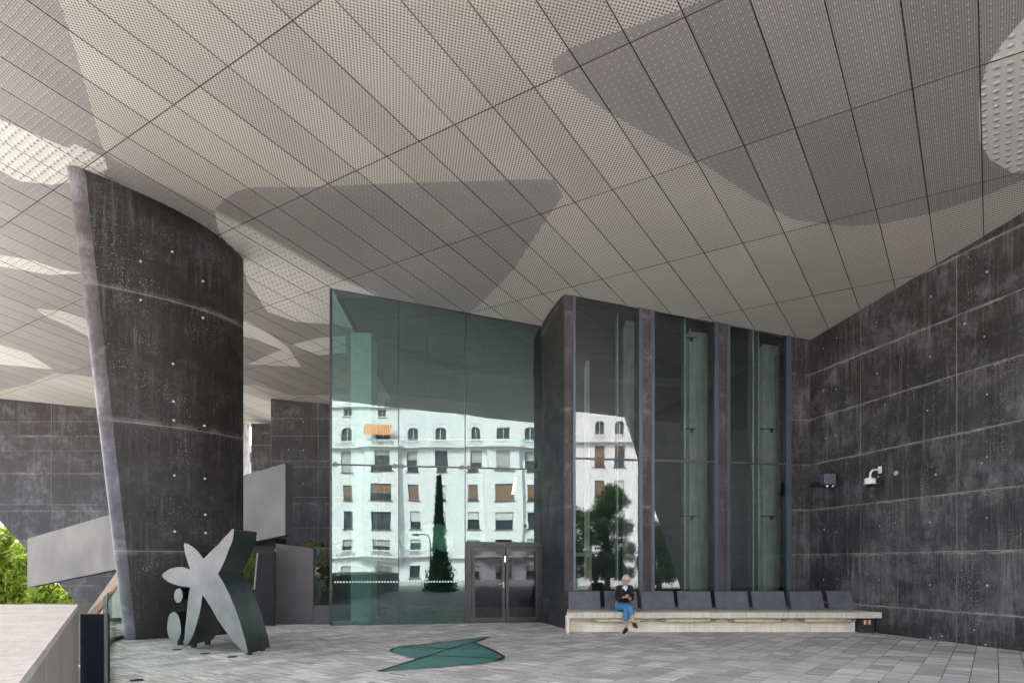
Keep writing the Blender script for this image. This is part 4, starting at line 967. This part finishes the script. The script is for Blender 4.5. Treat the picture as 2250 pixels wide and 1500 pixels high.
def band(zb, zt, name, inner=0.):
    mb_ = MB(); n_ = 90; xs_ = [xmin + (xmax - xmin) * k / n_ for k in range(n_ + 1)]
    for k in range(n_): 
        a, b = xs_[k], xs_[k + 1]
        mb_.prism([bl(a, zb, 0), bl(b, zb, 0), bl(b, zb, bow(b)), bl(a, zb, bow(a))], [bl(a, zt, 0), bl(b, zt, 0), bl(b, zt, bow(b)), bl(a, zt, bow(a))])
    return mb_.build(name, M['render'], apt, recalc=False)
for zr in (977, 1216):
    band(bz(zr + 8), bz(zr + 4), 'balcony_ledge')
    mb_ = MB(); n_ = 90; xs_ = [xmin + (xmax - xmin) * k / n_ for k in range(n_ + 1)]
    for k in range(n_):
        a, b = xs_[k], xs_[k + 1]; oa, ob_ = bow(a) - .05, bow(b) - .05
        xm = (a + b) / 2; win_here = any(abs(xm - c[0]) < c[1] + .35 for c in colx)
        za, zb_ = bz(zr + 4), bz(zr - 8)
        mb_.prism([bl(a, zb_ - .12, oa - .14), bl(b, zb_ - .12, ob_ - .14), bl(b, zb_ - .12, ob_), bl(a, zb_ - .12, oa)], [bl(a, zb_, oa - .14), bl(b, zb_, ob_ - .14), bl(b, zb_, ob_), bl(a, zb_, oa)])
        if not win_here: mb_.poly([bl(a, za, oa), bl(b, za, ob_), bl(b, zb_ - .12, ob_), bl(a, zb_ - .12, oa)])
    mb_.build('balcony_rail', M['render'], apt, recalc=False)
    for x, hw, kd in colx:
        mb_ = MB(); w_ = hw + .35
        for k in range(int(w_ * 2 / .2) + 1):
            xx = x - w_ + k * .2; mb_.box(xx - .04, xx + .04, bow(xx) - .16, bow(xx) - .06, bz(zr + 4), bz(zr - 8) - .12, 0, lambda X_, y, z: bl(X_, z, y))
        mb_.build('baluster_row', M['render'], apt, recalc=False)['kind'] = 'stuff'
pmats = {'g': M['pane'], 's': M['shutter'], 'b': M['brown'], 'w': M['blind']}
for x, hw, z0, z1, kd, ri_ in wins:
    ob_ = .7 if (kd == 'w' and 0 < ri_ < 5) else 0.
    root = MB(); dpt = -.28 + ob_
    def fb(mb_, a, b, c, d, o0, o1, mi=0): mb_.box(a, b, o0, o1, c, d, mi, lambda X_, y, z: bl(X_, z, y))
    fb(root, x - hw, x + hw, z0, z0 + .06, dpt, dpt + .08); fb(root, x - hw, x + hw, z1 - .06, z1, dpt, dpt + .08); fb(root, x - hw, x - hw + .06, z0, z1, dpt, dpt + .08); fb(root, x + hw - .06, x + hw, z0, z1, dpt, dpt + .08); fb(root, x - .03, x + .03, z0, z1, dpt, dpt + .08)
    fb(root, x - hw - .12, x + hw + .12, z0 - .10, z0 - .02, ob_ - .02, ob_ + .14)
    w_o = root.build('window', M['white'] if ri_ in (0, 9) else M['ssteel'], apt, recalc=False)
    m = MB(); fb(m, x - hw, x + hw, z0, z1, dpt - .06, dpt + .01); m.build('pane', M['pane'], w_o, recalc=False)
    rr = random.random(); fr_ = random.choice([0, .25, .45, .6, 1.]) if ri_ else 0
    if ri_ == 2 and x > colx[1][0]: fr_ = random.choice([.9, 1., .85])
    if fr_ > 0:
        mt = M['brown'] if (ri_ in (2,) and rr < .8) or (ri_ == 1 and x > colx[6][0]) else M['shutter'] if rr < .75 else M['blind']
        m = MB(); fb(m, x - hw + .05, x + hw - .05, z1 - (z1 - z0) * fr_, z1, dpt + .05, dpt + .12); m.build('shutter', mt, w_o, recalc=False)
    if ri_ == 0 and kd == 'n':   # arch corners
        m = MB(); r_ = hw; n_ = 8
        for sx in (-1, 1):
            pts = [(x + sx * hw, z1)] + [(x + sx * hw * math.cos(a), z1 - hw + hw * math.sin(a)) for a in (k * math.pi / 2 / n_ for k in range(n_ + 1))]
            m.poly([bl(a, b, .0) for a, b in pts] if sx > 0 else [bl(a, b, .0) for a, b in pts[::-1]])
        fb(m, x - hw - .3, x - hw - .22, z0, z1 + .35, 0, .05); fb(m, x + hw + .22, x + hw + .3, z0, z1 + .35, 0, .05); fb(m, x - hw - .3, x + hw + .3, z1 + .35, z1 + .43, 0, .05)
        m.build('arch_trim', M['render'], w_o, recalc=False)
    if ri_ in (1, 2, 3) and rr > .3:
        m = MB(); fb(m, x - hw, x + hw, z0 + .4, z0 + .44, ob_, ob_ + .05)
        for k in range(6): xx = x - hw + .03 + (2 * hw - .06) * k / 5; fb(m, xx - .012, xx + .012, z0, z0 + .4, ob_, ob_ + .03)
        m.build('guard_rail', M['iron'], w_o, recalc=False)
m = MB(); xa = colx[1][0]
m.poly([bl(xa - 2.0, bz(961), 1.75), bl(xa + 1.3, bz(961), 1.75), bl(xa + 1.3, bz(935), .9), bl(xa - 2.0, bz(935), .9)]); 
aw = single(m, 'awning', M['awning'], 'orange and cream striped awning on the balcony of the reflected white block', 'awning', bl(xa, bz(961), 1.5), recalc=False)
m = MB(); c = bl(bcol(1150, G0), bz(1157), .3); m.box(-.45, .45, -.2, .2, -.33, .33, 0, lambda x, y, z: c + bx * x + by * y + UP * z); ac = thing('air_conditioner', 'white air conditioner outside a window of the white block', 'air conditioner', c); m.build('casing', M['white'], ac)
m = MB(); m.tube([c + by * .2, c + by * .23], .24, 14); m.build('fan_grille', M['ssteel'], ac)
# cypress, pines, street lamp
cyb = behind(966, 1290, 38, G0); cyb.z = .0
cy = thing('cypress_tree', 'slim pointed cypress reflected in the middle of the green glass', 'tree', cyb)
H_ = EYE + (1240 - 1048) / 1500 * 38
def fcy():
    z = H_ * random.random() ** 1.25; k = z / H_; r_ = (.02 + .34 * (1 - k) ** .7 + (.34 * (.36 - k) / .36 if k < .36 else 0)) * (1 + .22 * random.gauss(0, 1) * (.5 + (1 - k))) * random.uniform(.75, 1.05); a = random.random() * 6.28
    return cyb + Vector((math.cos(a) * r_, math.sin(a) * r_, z)), .4 + .4 * math.sin(a * 3 + z * 2.3)
mb, tn = blades(9000, fcy, .20, .2, -1.2); leafbuild(mb, tn, 'foliage', M['cypleaf'], cy); MB().tube([cyb, cyb + UP * H_ * .9], [.12, .02], 7).build('trunk', M['bark'], cy)
def pine(name, label, X, D, topy, rad, P0, n):
    b = behind(X, 1290, D, P0); b.z = 0.; H2 = EYE + (1240 - topy) / 1500 * D; root = thing(name, label, 'tree', b, 'pine trees behind the photographer')
    cl = []
    for _ in range(70):
        z = random.uniform(.12, .97); rr = rad * (1 - abs(z - .45) ** 1.4 * 1.5) * random.random() ** .4; a = random.random() * 6.28; cl.append((b + Vector((math.cos(a) * rr, math.sin(a) * rr, z * H2)), random.uniform(.3, .6)))
    def f():
        c, r_ = random.choice(cl); v = Vector((random.gauss(0, 1), random.gauss(0, 1), random.gauss(0, 1))).normalized() * r_ * random.random() ** .5; return c + v, .4 + .5 * v.z / r_
    mb, tn = blades(n, f, .22, .12, -.5); leafbuild(mb, tn, 'foliage', M['pineleaf'], root)
    m = MB(); m.tube([b, b + UP * H2 * .9], [.2, .04], 8)
    for c, r_ in cl[::3]: m.tube([b + UP * max(.3, c.z * .7), c], [.05, .015], 5)
    m.build('trunk', M['bark'], root)
pine('pine_tree', 'big dark pine reflected in the left grey window bay', 1335, 42, 1072, 1.9, W0, 26000)
pine('pine_tree', 'dark pine reflected at the left edge of the grey window bay', 1262, 44, 1125, 1.3, W0, 12000)
pine('pine_tree', 'smaller dark pine reflected in the middle grey window bay', 1448, 42, 1150, 1.2, W0, 12000)
lb = behind(944, 1290, 42, G0); lb.z = 0; LH = EYE + 66 / 1500 * 42
lp = thing('street_lamp', 'grey street lamp with curved arm reflected in the green glass', 'street lamp', lb)
m = MB(); m.tube([lb, lb + UP * (LH - .5), lb + UP * (LH - .1) - bx * .12, lb + UP * LH - bx * .4, lb + UP * (LH - .03) - bx * .75], [.06, .045, .04, .035, .03], 8); m.build('pole', M['ssteel'], lp)
q = lb + UP * (LH - .05) - bx * .95; MB().ball(q, (.28, .14, .09), 10, 6).build('lamp_head', M['white'], lp, smooth=True)

# ------------------------------------------------------------------ seated person
PB = Vector((2.55, 15.5, 0))
per = thing('person', 'seated grey-haired person in black sweater and jeans, legs crossed, looking at a phone', 'person', (2.6, 15.4, 0))
def ph(cx_, cy_, D): return px(1230 + cx_ / 8.654, 1240 + cy_ / 8.654, D)
def skin_mesh(name, chains, mat, parent, sub=2):
    """chains: list of lists of (point, radius) ; a chain may start with an index (c,i) of an earlier joint"""
    vs, es, rs_ = [], [], []; idx = {}
    for ci, ch in enumerate(chains):
        prev = None
        for k, it in enumerate(ch):
            if isinstance(it[0], int): prev = idx[(it[0], it[1])]; idx[(ci, k)] = prev; continue
            vs.append(tuple(Vector(it[0]) - wloc(parent))); rs_.append(it[1]); n_ = len(vs) - 1; idx[(ci, k)] = n_
            if prev is not None: es.append((prev, n_))
            prev = n_
    me = bpy.data.meshes.new(name); me.from_pydata(vs, es, []); o = bpy.data.objects.new(name, me); COL.objects.link(o); o.parent = parent
    md = o.modifiers.new('skin', 'SKIN'); md.use_smooth_shade = True
    for v_, r_ in zip(me.skin_vertices[0].data, rs_): v_.radius = (r_, r_) if not isinstance(r_, tuple) else r_
    me.skin_vertices[0].data[0].use_root = True
    ss = o.modifiers.new('sub', 'SUBSURF'); ss.levels = sub; ss.render_levels = sub
    bpy.context.view_layer.update(); dg = bpy.context.evaluated_depsgraph_get(); m2 = bpy.data.meshes.new_from_object(o.evaluated_get(dg)); o.modifiers.clear(); o.data = m2
    m2.materials.clear(); m2.materials.append(mat); m2.polygons.foreach_set('use_smooth', [True] * len(m2.polygons)); return o
pel = ph(1215, 800, 15.38); wst = ph(1215, 690, 15.36); chs = ph(1220, 530, 15.32); nk = ph(1240, 420, 15.26); hd = ph(1262, 290, 15.18)
shl, shr = ph(1110, 445, 15.30), ph(1352, 445, 15.30); ell_, elr = ph(1085, 650, 15.22), ph(1372, 640, 15.16); hl, hr = ph(1235, 610, 14.96), ph(1335, 645, 14.94)
hpl, hpr = ph(1130, 805, 15.34), ph(1290, 805, 15.34)
kL = ph(1345, 800, 14.82); aL = ph(1405, 1100, 14.70)      # crossing leg
kR = ph(1262, 840, 14.84); aR = ph(1268, 1190, 14.84)      # standing leg
cH = [(pel, .10), (wst, .09), (chs, .10), (nk, .05), (nk + (hd - nk) * .35, .05)]
cH += [(nk + (hd - nk) * .8, .07)]
body = [cH,
        [(0, 2), (shl, .042), (ell_, .042), (hl + (ell_ - hl) * .25, .028), (hl, .026)],
        [(0, 2), (shr, .042), (elr, .042), (hr + (elr - hr) * .25, .028), (hr, .026)],
        [(0, 0), (hpl, .085), (kL, .055), ((kL + aL) / 2, .05), (aL, .032)],
        [(0, 0), (hpr, .085), (kR, .055), ((kR + aR) / 2, .05), (aR, .032)]]
skin_mesh('body', body, M['skin'], per)
# head with face
def headshape():
    b = bmesh.new(); bmesh.ops.create_icosphere(b, subdivisions=4, radius=1.)
    for v in b.verts:
        x, y, z = v.co; s_ = 1.
        if z < -.2: s_ = 1 - .32 * (-z - .2)           # jaw narrows
        ny = y * .098
        # face is towards -Y
        if y < 0 and z < .1: ny *= .95
        nx, nz = x * .076 * s_, z * .118
        # brow, eye sockets, nose, mouth, chin
        if y < 0:
            for sx in (-1, 1):
                d2_ = ((nx - sx * .030) / .018) ** 2 + ((nz - .008) / .012) ** 2; ny += .012 * math.exp(-d2_)
            ny -= .026 * math.exp(-((nx / .011) ** 2) - ((nz + .022) / .022) ** 2)
            ny -= .006 * math.exp(-((nx / .045) ** 2) - ((nz - .028) / .012) ** 2)
            ny -= .006 * math.exp(-((nx / .022) ** 2) - ((nz + .062) / .008) ** 2); ny += .005 * math.exp(-((nx / .02) ** 2) - ((nz + .070) / .003) ** 2)
            ny -= .010 * math.exp(-((nx / .022) ** 2) - ((nz + .098) / .014) ** 2)
        for sx in (-1, 1):
            e_ = math.exp(-((nz + .005) / .026) ** 2 - ((ny - .012) / .014) ** 2) if x * sx > .8 else 0; nx += sx * .016 * e_
        v.co = (nx, ny, nz)
    me = bpy.data.meshes.new('head'); b.to_mesh(me); b.free(); return me
RH = Matrix.Rotation(R(14), 4, 'Z') @ Matrix.Rotation(R(17), 4, 'X')
def hp(p): return hd + (RH @ Vector(p).to_4d()).to_3d()
me = headshape()
for v in me.vertices: v.co = hp(v.co) - wloc(per)
me.materials.append(M['skin']); me.polygons.foreach_set('use_smooth', [True] * len(me.polygons)); o = bpy.data.objects.new('head', me); COL.objects.link(o); o.parent = per
# hair: curly cap of small tufts
b = MB(); n_ = 0
while n_ < 520:
    v = Vector((random.gauss(0, 1), random.gauss(0, 1), random.gauss(0, 1))).normalized()
    if v.z < .12 + (-.55 if v.y > .15 else (.32 if v.y < -.55 else -.35 if abs(v.x) > .8 and v.y > -.2 else .2)): continue
    c = hp((v.x * .076, v.y * .098, v.z * .117)); b.ball(c, random.uniform(.008, .019), 6, 4); n_ += 1
b.build('hair', M['hair'], per, smooth=True, recalc=False)
b = MB()
for sx in (-1, 1): b.tube([hp((sx * .032 + .021 * math.cos(a), -.104, .008 + .016 * math.sin(a))) for a in (k * math.pi / 6 for k in range(13))], .0032, 5, cap=False); b.tube([hp((sx * .053, -.102, .010)), hp((sx * .080, -.02, .012)), hp((sx * .083, .02, .005))], .0028, 5)
b.tube([hp((-.011, -.105, .010)), hp((.011, -.105, .010))], .003, 5); b.build('glasses', M['black'], per, recalc=False)
skin_mesh('sweater', [[(pel + UP * .02, .135), (wst, .128), (chs, .15), (nk - UP * .03, .082)], [(0, 2), (shl, .082), ((shl + ell_) / 2, .062), (ell_, .054), (ell_ + (hl - ell_) * .82, .040)], [(0, 2), (shr, .082), ((shr + elr) / 2, .062), (elr, .054), (elr + (hr - elr) * .82, .040)]], M['knit'], per)
skin_mesh('jeans', [[(pel, .13)], [(0, 0), (hpl, .10), ((hpl + kL) / 2, .084), (kL, .066), ((kL + aL) / 2 + Vector((0, .01, 0)), .062), (kL + (aL - kL) * .62, .056)], [(0, 0), (hpr, .10), ((hpr + kR) / 2, .084), (kR, .066), ((kR + aR) / 2, .064), (kR + (aR - kR) * .74, .056)]], M['denim'], per)
skin_mesh('scarf', [[(nk + UP * .025 + Vector((0, -.005, 0)), .062), (nk + UP * -.01 + Vector((0, -.02, 0)), .068), (nk + Vector((.0, -.10, -.05)), .034), (nk + Vector((.0, -.125, -.09)), .014)]], M['scarf'], per)
skin_mesh('shoulder_strap', [[(nk + Vector((.06, -.06, -.02)), .014), (ph(1300, 560, 15.14), .014), (ph(1255, 700, 15.18), .014)]], M['dsteel'], per, 1)
for an, toe, nm in ((aL, ph(1475, 1190, 14.54), 0), (aR, ph(1205, 1305, 14.66), 1)):
    heel = an + (an - toe).normalized() * .045 + UP * -.065; dr = (toe - heel)
    skin_mesh('shoe', [[(an + UP * .01, .043), (an + UP * -.045 + dr * .05, .046), (heel + dr * .55 + UP * .01, .045), (heel + dr * .95, .034)], [(0, 1), (heel + UP * .012, .036)]], M['shoe'], per)
    side = dr.cross(UP).normalized(); upn = side.cross(dr).normalized()
    m = MB(); L_ = dr.length
    loop = [heel - dr * .16 + side * .02, heel - dr * .1 - side * .03, heel + dr * .5 - side * .046, heel + dr * 1.0 - side * .038, heel + dr * 1.13, heel + dr * 1.0 + side * .038, heel + dr * .5 + side * .046, heel - dr * .1 + side * .03]
    loop = [p - upn * .034 for p in loop]; m.prism(loop, [p - upn * .018 for p in loop]); m.build('shoe_sole', M['sole'], per)
# hands: palm and five fingers round the phone
phc = (hl + hr) / 2 + Vector((.02, -.03, .012))
for h_, sgn, el_ in ((hl, 1, ell_), (hr, -1, elr)):
    d = (phc - h_).normalized() if (phc - h_).length > .01 else Vector((sgn, 0, 0)); f_ = (h_ - el_).normalized()
    sd_ = Vector((0, -1, 0)); chn = [[(h_, .024), (h_ + f_ * .045, .030), (h_ + f_ * .075, .026)]]
    skin_mesh('palm', chn, M['skin'], per, 2)
    for k, ln in enumerate((.062, .070, .066, .052)):
        base = h_ + f_ * .075 + Vector((0, -.012, .022 - .016 * k)); t1 = base + f_ * ln * .5 + Vector((0, -.012, -.002)); t2 = t1 + (f_ * .6 + Vector((0, -.6, .5))).normalized() * ln * .5
        skin_mesh('finger', [[(h_ + f_ * .05 + Vector((0, -.006, .016 - .012 * k)), .010), (base, .0095), (t1, .009), (t2, .0075)]], M['skin'], per, 1)
    b0 = h_ + f_ * .02 + UP * .018; skin_mesh('thumb', [[(b0, .012), (b0 + f_ * .03 + UP * .02 + sd_ * .01, .011), (b0 + f_ * .06 + UP * .028 + sd_ * .014, .009)]], M['skin'], per, 1)
m = MB(); ax = Vector((1, 0, .05)).normalized(); ay = Vector((0, -.75, .66)).normalized(); az_ = ax.cross(ay)
m.box(-.075, .075, -.037, .037, -.005, .005, 0, lambda x, y, z: phc + ax * x + ay * y + az_ * z + UP * .02); single(m, 'phone', M['black'], 'dark phone held in both hands by the seated person', 'phone', phc, bev=.003)
